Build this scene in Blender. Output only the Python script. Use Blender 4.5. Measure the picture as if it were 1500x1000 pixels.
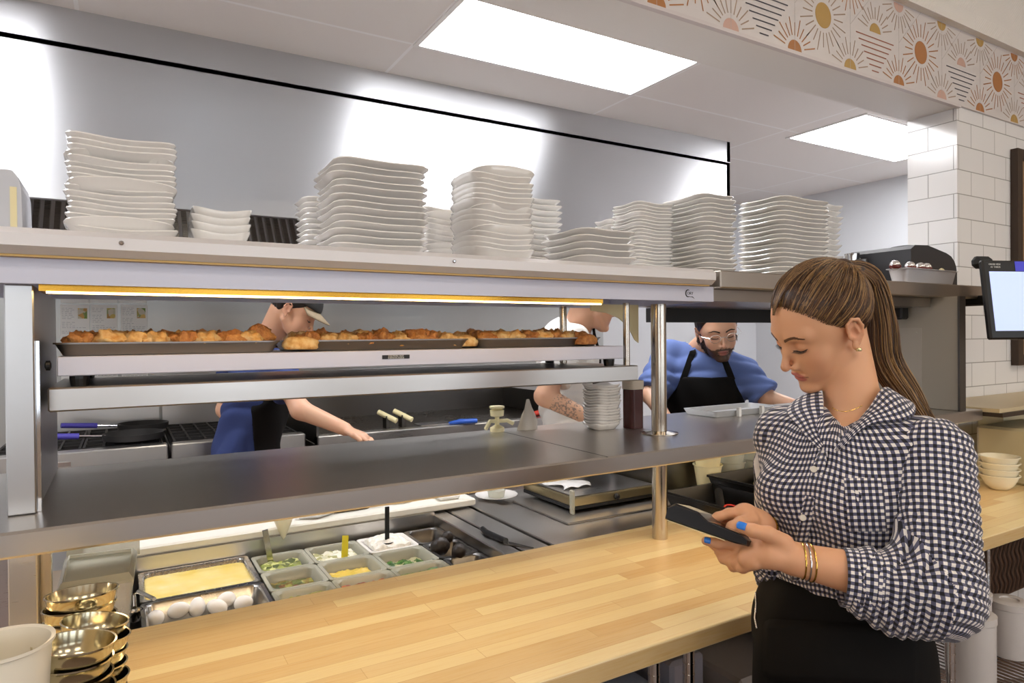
import bpy, math, random
import numpy as np
from mathutils import Vector, Matrix
for o in list(bpy.data.objects): bpy.data.objects.remove(o)
SC = bpy.context.scene
COL = SC.collection
rnd = random.Random(7)
# ------------------------------------------------------------------ camera
FPX, CX, CY = 970.0, 750.0, 500.0
def _n(v): return v / np.linalg.norm(v)
_vx = _n(np.array([2400 - CX, 478 - CY, FPX]))
_vy = np.array([180 - CX, 498 - CY, FPX]); _vy = _n(_vy - _vx * (_vy @ _vx))
_vz = -np.cross(_vx, _vy)
if _vz[1] > 0: _vz = -_vz
RC = np.stack([_vx, _vy, _vz])            # camera axes (right, down, forward) -> world
CAM = np.array([0, 0, 1.5])
cam_d = bpy.data.cameras.new('camera'); cam = bpy.data.objects.new('camera', cam_d); COL.objects.link(cam)
cam_d.sensor_width = 36; cam_d.lens = FPX / 1500 * 36; cam_d.clip_start = .02
_m = np.eye(4); _m[:3, 0] = RC[:, 0]; _m[:3, 1] = -RC[:, 1]; _m[:3, 2] = -RC[:, 2]; _m[:3, 3] = CAM
cam.matrix_world = Matrix(_m.tolist()); SC.camera = cam
SC.view_settings.view_transform = 'Standard'; SC.view_settings.look = 'None'
SC.view_settings.exposure = 0.12; SC.view_settings.gamma = 1; SC.view_settings.use_curve_mapping = False
def at(px, py, **k):                       # point of the photograph on a world plane x=, y= or z=
    d = RC @ np.array([px - CX, py - CY, FPX]); a, v = list(k.items())[0]; i = 'xyz'.index(a)
    return CAM + d * ((v - CAM[i]) / d[i])
def P(px, py, d): return CAM + RC @ np.array([(px - CX) / FPX * d, (py - CY) / FPX * d, d])
def proj(p):
    c = RC.T @ (np.array(p) - CAM); return CX + FPX * c[0] / c[2], CY + FPX * c[1] / c[2]
# ------------------------------------------------------------------ world (daylit dining room around the pass)
W = bpy.data.worlds.new('world'); SC.world = W; W.use_nodes = True
wb = W.node_tree.nodes['Background']; wb.inputs[0].default_value = (.86, .93, 1.0, 1); wb.inputs[1].default_value = 3.2
# ------------------------------------------------------------------ materials
def lin(c):
    if isinstance(c, str): c = tuple(int(c[i:i+2], 16) / 255 for i in (0, 2, 4))
    return tuple((x / 12.92 if x <= .04045 else ((x + .055) / 1.055) ** 2.4) for x in c) + (1,)
MT = {}
def mat(name, c='808080', rough=.5, metal=0, **k):
    if name in MT: return MT[name]
    m = bpy.data.materials.new(name); m.use_nodes = True; MT[name] = m
    b = m.node_tree.nodes['Principled BSDF']
    b.inputs['Base Color'].default_value = lin(c); b.inputs['Roughness'].default_value = rough; b.inputs['Metallic'].default_value = metal
    for kk, v in k.items():
        kk = kk.replace('_', ' ')
        b.inputs[kk].default_value = v
    return m
class NT:
    def __init__(s, m): s.m = m; s.t = m.node_tree; s.b = s.t.nodes['Principled BSDF']
    def n(s, typ, **k):
        x = s.t.nodes.new(typ)
        for a, v in k.items():
            if a.startswith('i_'): x.inputs[a[2:].replace('_', ' ')].default_value = v
            else: setattr(x, a, v)
        return x
    def l(s, a, b): s.t.links.new(a, b)
    def coords(s, scale=(1, 1, 1), kind='Object', rot=(0, 0, 0)):
        c = s.n('ShaderNodeTexCoord'); mp = s.n('ShaderNodeMapping'); mp.inputs['Scale'].default_value = scale; mp.inputs['Rotation'].default_value = rot
        s.l(c.outputs[kind], mp.inputs[0]); return mp.outputs[0]
    def noise(s, vec, scale=5, detail=3, rough=.5):
        x = s.n('ShaderNodeTexNoise'); x.inputs['Scale'].default_value = scale; x.inputs['Detail'].default_value = detail; x.inputs['Roughness'].default_value = rough
        s.l(vec, x.inputs['Vector']); return x.outputs['Fac']
    def ramp(s, fac, stops):
        x = s.n('ShaderNodeValToRGB'); s.l(fac, x.inputs[0]); e = x.color_ramp.elements
        while len(e) < len(stops): e.new(.5)
        for q, (p, c) in zip(e, stops): q.position = p; q.color = lin(c) if not isinstance(c, float) else (c, c, c, 1)
        return x.outputs[0]
    def bump(s, h, st=.2, dist=.01):
        x = s.n('ShaderNodeBump'); x.inputs['Strength'].default_value = st; x.inputs['Distance'].default_value = dist; s.l(h, x.inputs['Height']); s.l(x.outputs[0], s.b.inputs['Normal'])
    def math(s, op, a, b=None, c=None):
        x = s.n('ShaderNodeMath', operation=op)
        for i, v in enumerate((a, b, c)):
            if v is None: continue
            if isinstance(v, (int, float)): x.inputs[i].default_value = v
            else: s.l(v, x.inputs[i])
        return x.outputs[0]
    def mix(s, f, a, b, mode='MIX'):
        x = s.n('ShaderNodeMix', data_type='RGBA', blend_type=mode)
        for i, v in ((0, f), (6, a), (7, b)):
            if isinstance(v, (int, float)): x.inputs[i].default_value = v
            elif isinstance(v, (tuple, str)): x.inputs[i].default_value = lin(v)
            else: s.l(v, x.inputs[i])
        return x.outputs[2]
def steel(name, c='b4b3b2', rough=.25, scale=(2, 60, 60), var=.18, aniso=0, bump=.03, wear=0.0):
    if name in MT: return MT[name]
    m = mat(name, c, rough, 1); t = NT(m)
    v = t.coords(scale); f = t.noise(v, 6, 4)
    g = t.noise(t.coords((1, 1, 1)), 3, 3)
    r = t.math('ADD', t.math('MULTIPLY', f, var), t.math('MULTIPLY', g, var)); r = t.math('ADD', r, rough - var)
    t.l(r, t.b.inputs['Roughness']); t.bump(f, bump, .002)
    if aniso:
        t.b.inputs['Anisotropic'].default_value = aniso; t.b.inputs['Anisotropic Rotation'].default_value = .25
        tg = t.n('ShaderNodeTangent', direction_type='RADIAL', axis='Z'); t.l(tg.outputs[0], t.b.inputs['Tangent'])
    return m
M_STEEL = steel('brushed steel', 'bebcbb', .30, (2, 80, 80), .10, 0, .008)
M_SHELF = steel('worn steel shelf', 'c6c2be', .30, (1.2, 14, 14), .045, 0, .0)
M_HOOD = steel('hood steel', 'c4c5c8', .40, (1.2, 1.2, 14), .10, .9, .01)
M_POST = steel('polished steel tube', 'c8c0b4', .18, (30, 30, 3), .1)
M_CHROME = mat('chrome', 'd8d8da', .07, 1)
M_PAN = steel('pan steel', 'b8b6b2', .26, (20, 20, 20), .1)
M_DARKSTEEL = steel('dark steel', '6e6c6a', .35, (6, 30, 30), .15)
M_ALU = steel('aluminium sheet pan', '8f8c8c', .42, (9, 9, 9), .12)
M_HEAT = mat('satin aluminium', 'cccddc', .40, .25)
M_LIP = mat('satin aluminium lip', 'e0dcdc', .35, .2)
M_BLACK = mat('black plastic', '141416', .35)
M_BLACKM = mat('matte black', '1b1b1c', .6)
M_WHITE = mat('glazed white china', 'ebe8e4', .12); MT['glazed white china'].node_tree.nodes['Principled BSDF'].inputs['Coat Weight'].default_value = .3
M_PAPER = mat('white paper', 'e8e8e6', .7)
M_CREAM = mat('cream plastic', 'efe3b4', .45)
def glow(name, c, s):
    m = mat(name, c, .5); b = m.node_tree.nodes['Principled BSDF']; b.inputs['Emission Color'].default_value = lin(c); b.inputs['Emission Strength'].default_value = s; return m
# ------------------------------------------------------------------ mesh helpers
class MB:
    def __init__(s): s.v = []; s.f = []; s.mi = []; s.uv = None; s.cur = 0
    def add(s, vs, fs):
        o = len(s.v); s.v.extend(tuple(map(float, q)) for q in vs)
        for f in fs: s.f.append(tuple(o + i for i in f)); s.mi.append(s.cur)
        return s
    def box(s, a, b, bev=0):
        (x0, y0, z0), (x1, y1, z1) = [tuple(map(min, zip(a, b))), tuple(map(max, zip(a, b)))]
        if bev <= 0:
            return s.add([(x, y, z) for x in (x0, x1) for y in (y0, y1) for z in (z0, z1)],
                         [(0, 1, 3, 2), (4, 6, 7, 5), (0, 4, 5, 1), (2, 3, 7, 6), (0, 2, 6, 4), (1, 5, 7, 3)])
        b_ = min(bev, (x1-x0)/2.01, (y1-y0)/2.01, (z1-z0)/2.01)
        vs = []; idx = {}
        for i, x in enumerate((x0, x1)):
            for j, y in enumerate((y0, y1)):
                for k, z in enumerate((z0, z1)):
                    sx, sy, sz = (1-2*i)*b_, (1-2*j)*b_, (1-2*k)*b_
                    for ax in range(3):
                        p = [x + sx, y + sy, z + sz]; p[ax] = (x, y, z)[ax]
                        idx[(i, j, k, ax)] = len(vs); vs.append(tuple(p))
        fs = []
        def q(*ks): fs.append(tuple(idx[k] for k in ks))
        for i in (0, 1):
            q((i,0,0,0),(i,1,0,0),(i,1,1,0),(i,0,1,0)) if i else q((i,0,0,0),(i,0,1,0),(i,1,1,0),(i,1,0,0))
            q((0,i,0,1),(0,i,1,1),(1,i,1,1),(1,i,0,1)) if i else q((0,i,0,1),(1,i,0,1),(1,i,1,1),(0,i,1,1))
            q((0,0,i,2),(1,0,i,2),(1,1,i,2),(0,1,i,2)) if i else q((0,0,i,2),(0,1,i,2),(1,1,i,2),(1,0,i,2))
        for i in (0, 1):
            for j in (0, 1):
                q((i,j,0,0),(i,j,1,0),(i,j,1,1),(i,j,0,1)); q((i,0,j,0),(i,1,j,0),(i,1,j,2),(i,0,j,2)); q((0,i,j,1),(1,i,j,1),(1,i,j,2),(0,i,j,2))
        for i in (0, 1):
            for j in (0, 1):
                for k in (0, 1): q((i,j,k,0),(i,j,k,1),(i,j,k,2))
        return s.add(vs, fs)
    def lathe(s, prof, c=(0, 0, 0), n=32, M=None, cap=True):
        vs = []
        for r, z in prof:
            for i in range(n):
                a = 2*math.pi*i/n; vs.append((r*math.cos(a), r*math.sin(a), z))
        fs = []
        for k in range(len(prof)-1):
            for i in range(n): j = (i+1) % n; fs.append((k*n+i, k*n+j, (k+1)*n+j, (k+1)*n+i))
        if cap:
            if prof[0][0] > 1e-5: fs.append(tuple(range(n))[::-1])
            if prof[-1][0] > 1e-5: fs.append(tuple((len(prof)-1)*n+i for i in range(n)))
        if M is not None: vs = [tuple(M @ Vector(v)) for v in vs]
        return s.add([(v[0]+c[0], v[1]+c[1], v[2]+c[2]) for v in vs], fs)
    def tube(s, pts, r, n=8, cap=True):
        pts = [np.array(p, float) for p in pts]; m = len(pts)
        rs = r if hasattr(r, '__len__') else [r]*m
        t0 = _n(pts[1]-pts[0]); up = np.array([0, 0, 1.]) if abs(t0[2]) < .9 else np.array([1., 0, 0])
        u = _n(np.cross(t0, up)); vs = []
        for i in range(m):
            t = _n(pts[min(i+1, m-1)]-pts[max(i-1, 0)] + 1e-12); u = _n(u - t*(u @ t)); w = np.cross(t, u)
            for k in range(n):
                a = 2*math.pi*k/n; vs.append(pts[i] + rs[i]*(math.cos(a)*u + math.sin(a)*w))
        fs = [(i*n+k, i*n+(k+1) % n, (i+1)*n+(k+1) % n, (i+1)*n+k) for i in range(m-1) for k in range(n)]
        if cap: fs += [tuple(range(n))[::-1], tuple((m-1)*n+k for k in range(n))]
        return s.add(vs, fs)
    def cyl(s, a, b, r, n=20): return s.tube([a, b], r, n)
    def loops(s, L, closed=(True, True)):       # list of equal-length loops
        n = len(L[0]); vs = [p for l in L for p in l]
        fs = [(k*n+i, k*n+(i+1) % n, (k+1)*n+(i+1) % n, (k+1)*n+i) for k in range(len(L)-1) for i in range(n)]
        if closed[0]: fs.append(tuple(range(n))[::-1])
        if closed[1]: fs.append(tuple((len(L)-1)*n+i for i in range(n)))
        return s.add(vs, fs)
    def prism(s, poly, axis, a, b):
        def put(p, h): q = list(p); q.insert('xyz'.index(axis), h); return tuple(q)
        return s.loops([[put(p, a) for p in poly], [put(p, b) for p in poly]])
    def grid(s, G):                              # G: rows of points
        r, c = len(G), len(G[0]); return s.add([p for row in G for p in row], [(i*c+j, i*c+j+1, (i+1)*c+j+1, (i+1)*c+j) for i in range(r-1) for j in range(c-1)])
    def build(s, name, m, parent=None, smooth=None, world=None, origin=None):
        me = bpy.data.meshes.new(name)
        v = s.v
        if origin is not None: v = [(x-origin[0], y-origin[1], z-origin[2]) for x, y, z in v]
        me.from_pydata(v, [], s.f)
        ms = m if isinstance(m, (list, tuple)) else [m]
        for q in ms: me.materials.append(q)
        if len(ms) > 1: me.polygons.foreach_set('material_index', s.mi)
        import bmesh
        bm = bmesh.new(); bm.from_mesh(me); bmesh.ops.recalc_face_normals(bm, faces=bm.faces[:]); bm.to_mesh(me); bm.free()
        if smooth: 
            me.polygons.foreach_set('use_smooth', [True]*len(me.polygons))
            try: me.set_sharp_from_angle(angle=math.radians(smooth))
            except Exception: pass
        o = bpy.data.objects.new(name, me); COL.objects.link(o)
        if origin is not None: o.location = origin
        if parent is not None:
            o.parent = parent
            if origin is None and parent.type == 'EMPTY' and tuple(parent.location) != (0, 0, 0): o.location = -Vector(parent.location)
        return o
def tag(o, label=None, cat=None, group=None, kind=None):
    if label: o['label'] = label
    if cat: o['category'] = cat
    if group: o['group'] = group
    if kind: o['kind'] = kind
    return o
def thing(name, label, cat, loc=(0, 0, 0), group=None):
    o = bpy.data.objects.new(name, None); COL.objects.link(o); o.location = tuple(map(float, loc)); o.empty_display_size = .05
    return tag(o, label, cat, group)
def struct(name, mb, m, **k): return tag(mb.build(name, m, **k), kind='structure')
def rrect(w, d, r, z, n=6, wave=0, ph=0, wk=2, cx=0, cy=0):
    pts = []
    for q, (sx, sy) in enumerate(((1, 1), (-1, 1), (-1, -1), (1, -1))):
        for i in range(n):
            a = math.pi/2*(q + i/(n-1)); x = sx*(w/2-r) + r*math.cos(a); y = sy*(d/2-r) + r*math.sin(a)
            th = math.atan2(y/d, x/w); pts.append((cx+x, cy+y, z + wave*math.cos(wk*th+ph)))
    return pts
def rrect2(w, d, r, z, wave=0, ph=0, wk=2, m=40):    # evenly resampled rounded rectangle (smooth wavy rims)
    base = rrect(w, d, r, 0, 8); base.append(base[0]); P_ = np.array([p[:2] for p in base]); L = np.r_[0, np.cumsum(np.linalg.norm(np.diff(P_, axis=0), axis=1))]
    s = np.linspace(0, L[-1], m, endpoint=False); x = np.interp(s, L, P_[:, 0]); y = np.interp(s, L, P_[:, 1])
    return [(a, b, z + wave*math.cos(wk*math.atan2(b/d, a/w)+ph)) for a, b in zip(x, y)]
def fit_span(px0, px1, yc, d):                   # world x-centre and width of a d-deep box at depth yc that spans two pixel columns
    xc = (at(px0, 400, y=yc)[0] + at(px1, 400, y=yc)[0])/2; w = .2
    for _ in range(60):
        u = [proj((xc+sx*w/2, yc+sy*d/2, 1.6))[0] for sx in (-1, 1) for sy in (-1, 1)]
        a, b = min(u), max(u); k = (b-a)/w
        w += .5*((px1-px0)-(b-a))/k; xc += .5*((px0+px1)-(a+b))/2/600*yc
        w = max(w, .03)
    return xc, w

# ================================================================== THE SETTING
M_CEIL = mat('ceiling board', 'f2f0ee', .8); t = NT(M_CEIL)
br = t.n('ShaderNodeTexBrick'); br.offset = 0; t.l(t.coords((1, 1, 1)), br.inputs['Vector'])
br.inputs['Scale'].default_value = 1; br.inputs['Brick Width'].default_value = 1.22; br.inputs['Row Height'].default_value = .61; br.inputs['Mortar Size'].default_value = .008
br.inputs['Color1'].default_value = lin('f0edea'); br.inputs['Color2'].default_value = lin('edeae7'); br.inputs['Mortar'].default_value = lin('fafafa')
t.l(br.outputs[0], t.b.inputs['Base Color'])
M_WALL = mat('white wall panel', 'd9dce0', .5)
M_TILE = mat('white wall tile', 'eeecea', .14); t = NT(M_TILE)
g = t.n('ShaderNodeNewGeometry'); sx = t.n('ShaderNodeSeparateXYZ'); t.l(g.outputs['Position'], sx.inputs[0])
cb = t.n('ShaderNodeCombineXYZ'); t.l(t.math('ADD', t.math('ADD', sx.outputs[0], sx.outputs[1]), .02), cb.inputs[0]); t.l(t.math('ADD', sx.outputs[2], .0075), cb.inputs[1])
br = t.n('ShaderNodeTexBrick'); br.offset = .5; t.l(cb.outputs[0], br.inputs['Vector'])
for k_, v_ in (('Scale', 1), ('Brick Width', .212), ('Row Height', .1056), ('Mortar Size', .0022), ('Mortar Smooth', .4)): br.inputs[k_].default_value = v_
br.inputs['Color1'].default_value = lin('efedeb'); br.inputs['Color2'].default_value = lin('ebe9e8'); br.inputs['Mortar'].default_value = lin('a9a6a2')
t.l(br.outputs[0], t.b.inputs['Base Color']); inv = t.math('SUBTRACT', 1.0, br.outputs['Fac']); t.bump(inv, .5, .002)
M_SOFF = mat('soffit board', 'e9e5e0', .35)
M_QUARRY = mat('quarry tile', '9a7a6a', .5)
M_WOODFLOOR = mat('dining floor', '6b5546', .5)
CZ = 2.75
struct('floor', MB().box((-6, 1.6, -.05), (7, 6, 0)), M_QUARRY)
struct('floor_dining', MB().box((-6, -5, -.05), (7, 1.6, 0)), M_WOODFLOOR)
# dining room behind the camera: rear wall with window openings, side walls, ceiling with added panel lights
M_DWALL = mat('dining wall', 'b9a898', .7)
rw = MB(); WX = [(-4.6, -3.0), (-2.2, -.6), (.2, 1.8), (2.6, 4.2), (5.0, 6.4)]
rw.box((-6, -4.6, 0), (7, -4.5, .8)); rw.box((-6, -4.6, 2.7), (7, -4.5, 3.6)); e_ = -6
for a, b in WX: rw.box((e_, -4.6, .8), (a, -4.5, 2.7)); e_ = b
rw.box((e_, -4.6, .8), (7, -4.5, 2.7)); struct('wall_rear', rw, M_DWALL)
for i, (a, b) in enumerate(WX):
    m_ = MB()
    for q in ((a, a+.05), ((a+b)/2-.02, (a+b)/2+.02), (b-.05, b)): m_.box((q[0], -4.58, .8), (q[1], -4.52, 2.7))
    m_.box((a, -4.58, .8), (b, -4.52, .85)).box((a, -4.58, 2.65), (b, -4.52, 2.7)); struct('window_%d' % (i+1), m_, M_BLACKM)
struct('wall_dining_left', MB().box((-6.1, -4.5, 0), (-6, 1.5, 3.6)), M_DWALL)
struct('wall_dining_right', MB().box((7, -4.5, 0), (7.1, 1.5, 3.6)), M_DWALL)
struct('ceiling_dining', MB().box((-6, -4.5, 3.6), (7, 1.71, 3.65)), mat('dining ceiling', 'f0ece6', .8))
L1 = (1.105, 2.14, 2.275, 2.65)
oc = MB(); oc.box((-3, 1.71, CZ), (5.4, 4.5, CZ+.03))
ceil = struct('ceiling', oc, M_CEIL, origin=(1.105-.02-1.22*3, 2.04-.61*4, 0))
wb_ = MB(); wb_.box((-3, 4.38, 0), (5.4, 4.5, CZ)); struct('wall_back', wb_, M_WALL)
struct('wall_right', MB().box((5.35, 1.71, 0), (5.45, 4.38, CZ)), M_WALL)
struct('wall_left', MB().box((-3.1, 1.71, 0), (-3.0, 4.5, CZ)), M_WALL)
# wall between kitchen and dining room: soffit above the pass, tiled pillar on the right
so = MB(); so.box((-6, 1.5, 2.475), (3.13, 1.71, 3.6)); so.cur = 1
struct('wall_soffit', so, [M_SOFF])
struct('wall_front', MB().box((3.13, 1.5, 0), (7, 1.71, 2.475)).box((3.13, 1.5, 2.475), (7, 1.71, 3.6)), M_TILE)
# sunburst band
def disc(mb, cx_, cz, rx, rz, a0=0, a1=2*math.pi, y=1.4895, n=28):
    c = (cx_, y, cz); ring = [(cx_+rx*math.cos(a0+(a1-a0)*i/n), y, cz+rz*math.sin(a0+(a1-a0)*i/n)) for i in range(n+1)]
    mb.add([c]+ring, [(0, i+1, i+2) for i in range(n)])
def rayq(mb, cx_, cz, a, r0, r1, w=.0022, y=1.4893):
    ca, sa = math.cos(a), math.sin(a); mb.add([(cx_+r*ca - s_*w*sa, y, cz+r*sa + s_*w*ca) for r in (r0, r1) for s_ in (-1, 1)], [(0, 1, 3, 2)])
BZ0, BZ1 = 2.482, 2.810
def sun(mb, x, z, R_, mode, mi):
    a0, a1 = {'full': (0, 2*math.pi), 'up': (0, math.pi), 'down': (math.pi, 2*math.pi)}[mode]
    mb.cur = mi; disc(mb, x, z, R_, R_, a0, a1)
    n = 24 if mode == 'full' else 12
    for i in range(n + (mode != 'full')):
        a = a0+(a1-a0)*i/n
        if mode != 'full' and i in (0, n): continue
        mb.cur = 5 if mi in (2, 1) else mi
        rl = .135 if i % 2 else .115
        if mode != 'full': rl = .115 if i % 2 else .098
        rayq(mb, x, z, a, R_+.016, rl)
tb = MB(); tb.box((-2.0, 1.490, BZ0), (6.5, 1.5, BZ1)); band_cols = ['c9a35a', 'd9ab97', 'bf7a45', 'b09a6a']
k0 = -6
for k in range(-12, 13):
    x = 2.188 + .32*k
    if k % 2 == 0: sun(tb, x, 2.646, .046, 'full', 1 + (k//2) % 3 if (k//2) % 3 != 1 else 3)
    else:
        sun(tb, x, 2.655, .036, 'up', 2 if (k//2) % 2 else 1); tb.cur = 6 if (k//2) % 2 else 4
        for j in range(7):
            hw = .118*(1-j/7.0)+.006; z = 2.635 - j*.021
            tb.add([(x-hw, 1.4893, z), (x+hw, 1.4893, z), (x+hw, 1.4893, z-.0045), (x-hw, 1.4893, z-.0045)], [(0, 1, 2, 3)])
    xo = x - .16
    sun(tb, xo, BZ0+.004, .037, 'up', (3, 1, 3, 2)[k % 4]); sun(tb, xo, BZ1-.004, .034, 'down', (1, 3, 2, 1)[k % 4])
    tb.cur = 7
    tb.add([(xo-.0008, 1.4892, BZ0), (xo+.0008, 1.4892, BZ0), (xo+.0008, 1.4892, BZ1), (xo-.0008, 1.4892, BZ1)], [(0, 1, 2, 3)])
    tb.add([(x-.16, 1.4892, BZ0+.17), (x, 1.4892, BZ1), (x+.002, 1.4892, BZ1), (x-.158, 1.4892, BZ0+.17)], [(0, 1, 2, 3)])
struct('trim_1', tb, [mat('band tile', 'd9d2cf', .3), mat('ochre glaze', 'b8934f', .4), mat('blush glaze', 'cfa898', .4), mat('terracotta glaze', 'b0743f', .4), mat('rust line', 'a0604a', .5), mat('tan line', 'a9917d', .5), mat('slate line', '4a4750', .5), mat('grout line', 'b9b2ae', .6)])
struct('trim_2', MB().box((-2, 1.482, 2.470), (3.13, 1.5, 2.482)), mat('edge trim', 'd5ccca', .35))
M_RIB = mat('ribbed tile', 'efe9e2', .35); t = NT(M_RIB)
g = t.n('ShaderNodeNewGeometry'); sx = t.n('ShaderNodeSeparateXYZ'); t.l(g.outputs['Position'], sx.inputs[0])
xx, zz = sx.outputs[0], sx.outputs[2]
cell = t.math('MODULO', t.math('ADD', t.math('FLOOR', t.math('DIVIDE', xx, .32)), t.math('FLOOR', t.math('DIVIDE', zz, .16))), 2.0)
w1 = t.math('SINE', t.math('MULTIPLY', t.math('ADD', xx, zz), 420)); w2 = t.math('SINE', t.math('MULTIPLY', t.math('SUBTRACT', xx, zz), 420))
mx = t.n('ShaderNodeMix'); t.l(cell, mx.inputs[0]); t.l(w1, mx.inputs[2]); t.l(w2, mx.inputs[3]); 
cb = t.n('ShaderNodeCombineXYZ'); t.l(xx, cb.inputs[0]); t.l(zz, cb.inputs[1])
br = t.n('ShaderNodeTexBrick'); br.offset = 0; t.l(cb.outputs[0], br.inputs['Vector'])
for k_, v_ in (('Scale', 1), ('Brick Width', .32), ('Row Height', .16), ('Mortar Size', .003)): br.inputs[k_].default_value = v_
t.bump(t.math('SUBTRACT', t.math('MULTIPLY', mx.outputs[0], .5), t.math('MULTIPLY', br.outputs['Fac'], 3)), .5, .002)
struct('trim_3', MB().box((-2, 1.46, BZ1), (6.5, 1.499, 3.6)), M_RIB)
struct('baseboard_pillar', MB().box((3.11, 1.484, 0), (6.5, 1.5, .1)), M_BLACKM)

# ceiling lights (real fixtures)
M_LAMP = glow('light diffuser', 'fdfdff', 18.0)
M_FRAME = mat('fixture frame', 'f0efee', .5)
for i, (x0, y0, x1, y1, lb) in enumerate(((1.105, 2.14, 2.275, 2.64, 'large bright ceiling panel light nearest the hood front'), (3.67, 2.235, 4.84, 2.735, 'bright ceiling panel light partly behind tiled pillar'), (-1.46, 2.14, -.29, 2.64, 'ceiling panel light over left end of the kitchen'))):
    l = thing('ceiling_light', lb, 'ceiling light', ((x0+x1)/2, (y0+y1)/2, CZ), 'recessed kitchen ceiling lights')
    fr = MB()
    for a, b in (((x0-.02, y0-.02), (x1+.02, y0)), ((x0-.02, y1), (x1+.02, y1+.02)), ((x0-.02, y0), (x0, y1)), ((x1, y0), (x1+.02, y1))): fr.box((a[0], a[1], CZ-.006), (b[0], b[1], CZ+.002))
    fr.build('frame', M_FRAME, l); MB().box((x0, y0, CZ-.004), (x1, y1, CZ+.001)).build('diffuser', M_LAMP, l)

M_LAMP_ADDED = glow('added dining diffuser', 'fff1dc', 13.0)  # unseen panels, added to light the dining side and feed steel reflections
for x in (-3.2, -.6, 2.0, 4.6):
    for y in (-3.0, -.9):
        l = thing('added_dining_light', 'added unseen dining room ceiling light behind the camera', 'ceiling light', (x, y, 3.6), 'added dining room ceiling lights')
        MB().box((x-.55, y-.2, 3.592), (x+.55, y+.2, 3.599)).build('diffuser', M_LAMP_ADDED, l)
# ================================================================== HOOD
hd = thing('exhaust_hood', 'big stainless exhaust hood above the cooking line', 'hood', (1.4, 3.4, 2.03))
HX0, HX1 = -.56, 3.42
MB().box((HX0, 3.0, 2.03), (HX1, 3.03, 2.615)).box((HX1-.03, 3.0, 2.03), (HX1, 4.38, 2.615)).box((HX0, 3.0, 2.03), (HX0+.03, 4.38, 2.615)).box((HX0, 3.0, 2.6), (HX1, 4.38, 2.615)).build('canopy', M_HOOD, hd)
MB().box((HX0, 2.997, 2.618), (HX1, 3.03, CZ)).box((HX1-.03, 2.997, 2.62), (HX1, 4.38, CZ)).build('closure_panel', M_HOOD, hd)
MB().box((HX0, 3.03, 2.035), (HX1, 3.075, 2.05)).build('grease_gutter', M_DARKSTEEL, hd)
fl = MB()
for i in range(95):
    x = HX0+.06+i*.04; fl.prism([(3.55, 1.96), (3.95, 2.45), (3.97, 2.43), (3.57, 1.94)], 'x', x, x+.022)
fl.build('baffle_filter', steel('baffle', '9a9894', .3), hd)
MB().box((HX0, 3.54, 1.86), (HX1, 3.58, 1.965)).build('filter_rail', M_DARKSTEEL, hd)
MB().cyl((-.05, 3.5, 1.93), (-.05, 3.5, 2.05), .012).lathe([(.02, -.02), (.024, 0), (.012, .03)], (-.05, 3.5, 1.9), 14).build('sprinkler_nozzle', M_POST, hd)
for i, x in enumerate((.2, 1.5, 2.8)):
    l = MB().lathe([(.05, 0), (.07, .02), (.07, .05), (.04, .07)], (x, 3.3, 2.52), 20).build('added_hood_lamp', glow('added hood lamp glow', 'fff4e0', 20), hd, smooth=50)  # unseen lamps, added to brighten the space under the hood
# steel splash wall under the hood
tag(MB().box((HX0, 4.33, .5), (HX1, 4.378, 2.03)).build('backsplash', steel('splash steel', 'a8a8a6', .38, (1, 30, 30), .1)), 'dull stainless backsplash wall panel behind range and griddle', 'backsplash')

# ================================================================== THE PASS STATION
M_BLOCK = mat('butcher block', 'dcb878', .35); t = NT(M_BLOCK)
v = t.coords((1, 1, 1))
br = t.n('ShaderNodeTexBrick'); br.offset = .37; br.offset_frequency = 3; br.squash = .7; br.squash_frequency = 5; t.l(v, br.inputs['Vector'])
for k_, v_ in (('Scale', 1), ('Brick Width', .58), ('Row Height', .042), ('Mortar Size', .0006), ('Bias', -.15)): br.inputs[k_].default_value = v_
br.inputs['Color1'].default_value = lin('f6e4b4'); br.inputs['Color2'].default_value = lin('cc9448'); br.inputs['Mortar'].default_value = lin('c29355')
gr = t.noise(t.coords((1.6, 34, 34)), 3.2, 5, .6)
gc = t.ramp(gr, [(.3, 'ead08e'), (.52, 'f6e8b8'), (.75, 'deb66c')])
t.l(t.mix(.38, br.outputs[0], gc), t.b.inputs['Base Color']); t.b.inputs['Coat Weight'].default_value = .25; t.b.inputs['Coat Roughness'].default_value = .25
blk = MB().prism([(-.9, .966), (5.5, .966), (5.5, 1.499), (3.129, 1.499), (3.129, 1.585), (-.9, 1.585)], 'z', .86, .90)
o = tag(blk.build('butcher_block_counter', M_BLOCK), 'long pale maple butcher block counter running under the steel pass', 'counter')
mb_ = o.modifiers.new('b', 'BEVEL'); mb_.width = .004; mb_.segments = 2
pf = thing('pass_shelf', 'long stainless pass shelf with folded front edge above the butcher block', 'shelf', (1.0, 1.5, 1.17))
MB().box((-.9, 1.25, 1.169), (2.79, 1.82, 1.21), .004).build('shelf_top', M_SHELF, pf)
STRIP = glow('warm light strip', 'ffe0b4', 15)
for i, (a, b) in enumerate(((-.85, .9), (.95, 2.7))):
    MB().box((a, 1.30, 1.158), (b, 1.315, 1.1689)).build('light_strip', STRIP, pf)
for x in (1.0,): MB().box((x-.004, 1.251, 1.2095), (x, 1.819, 1.2104)).build('seam', M_DARKSTEEL, pf)
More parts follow.
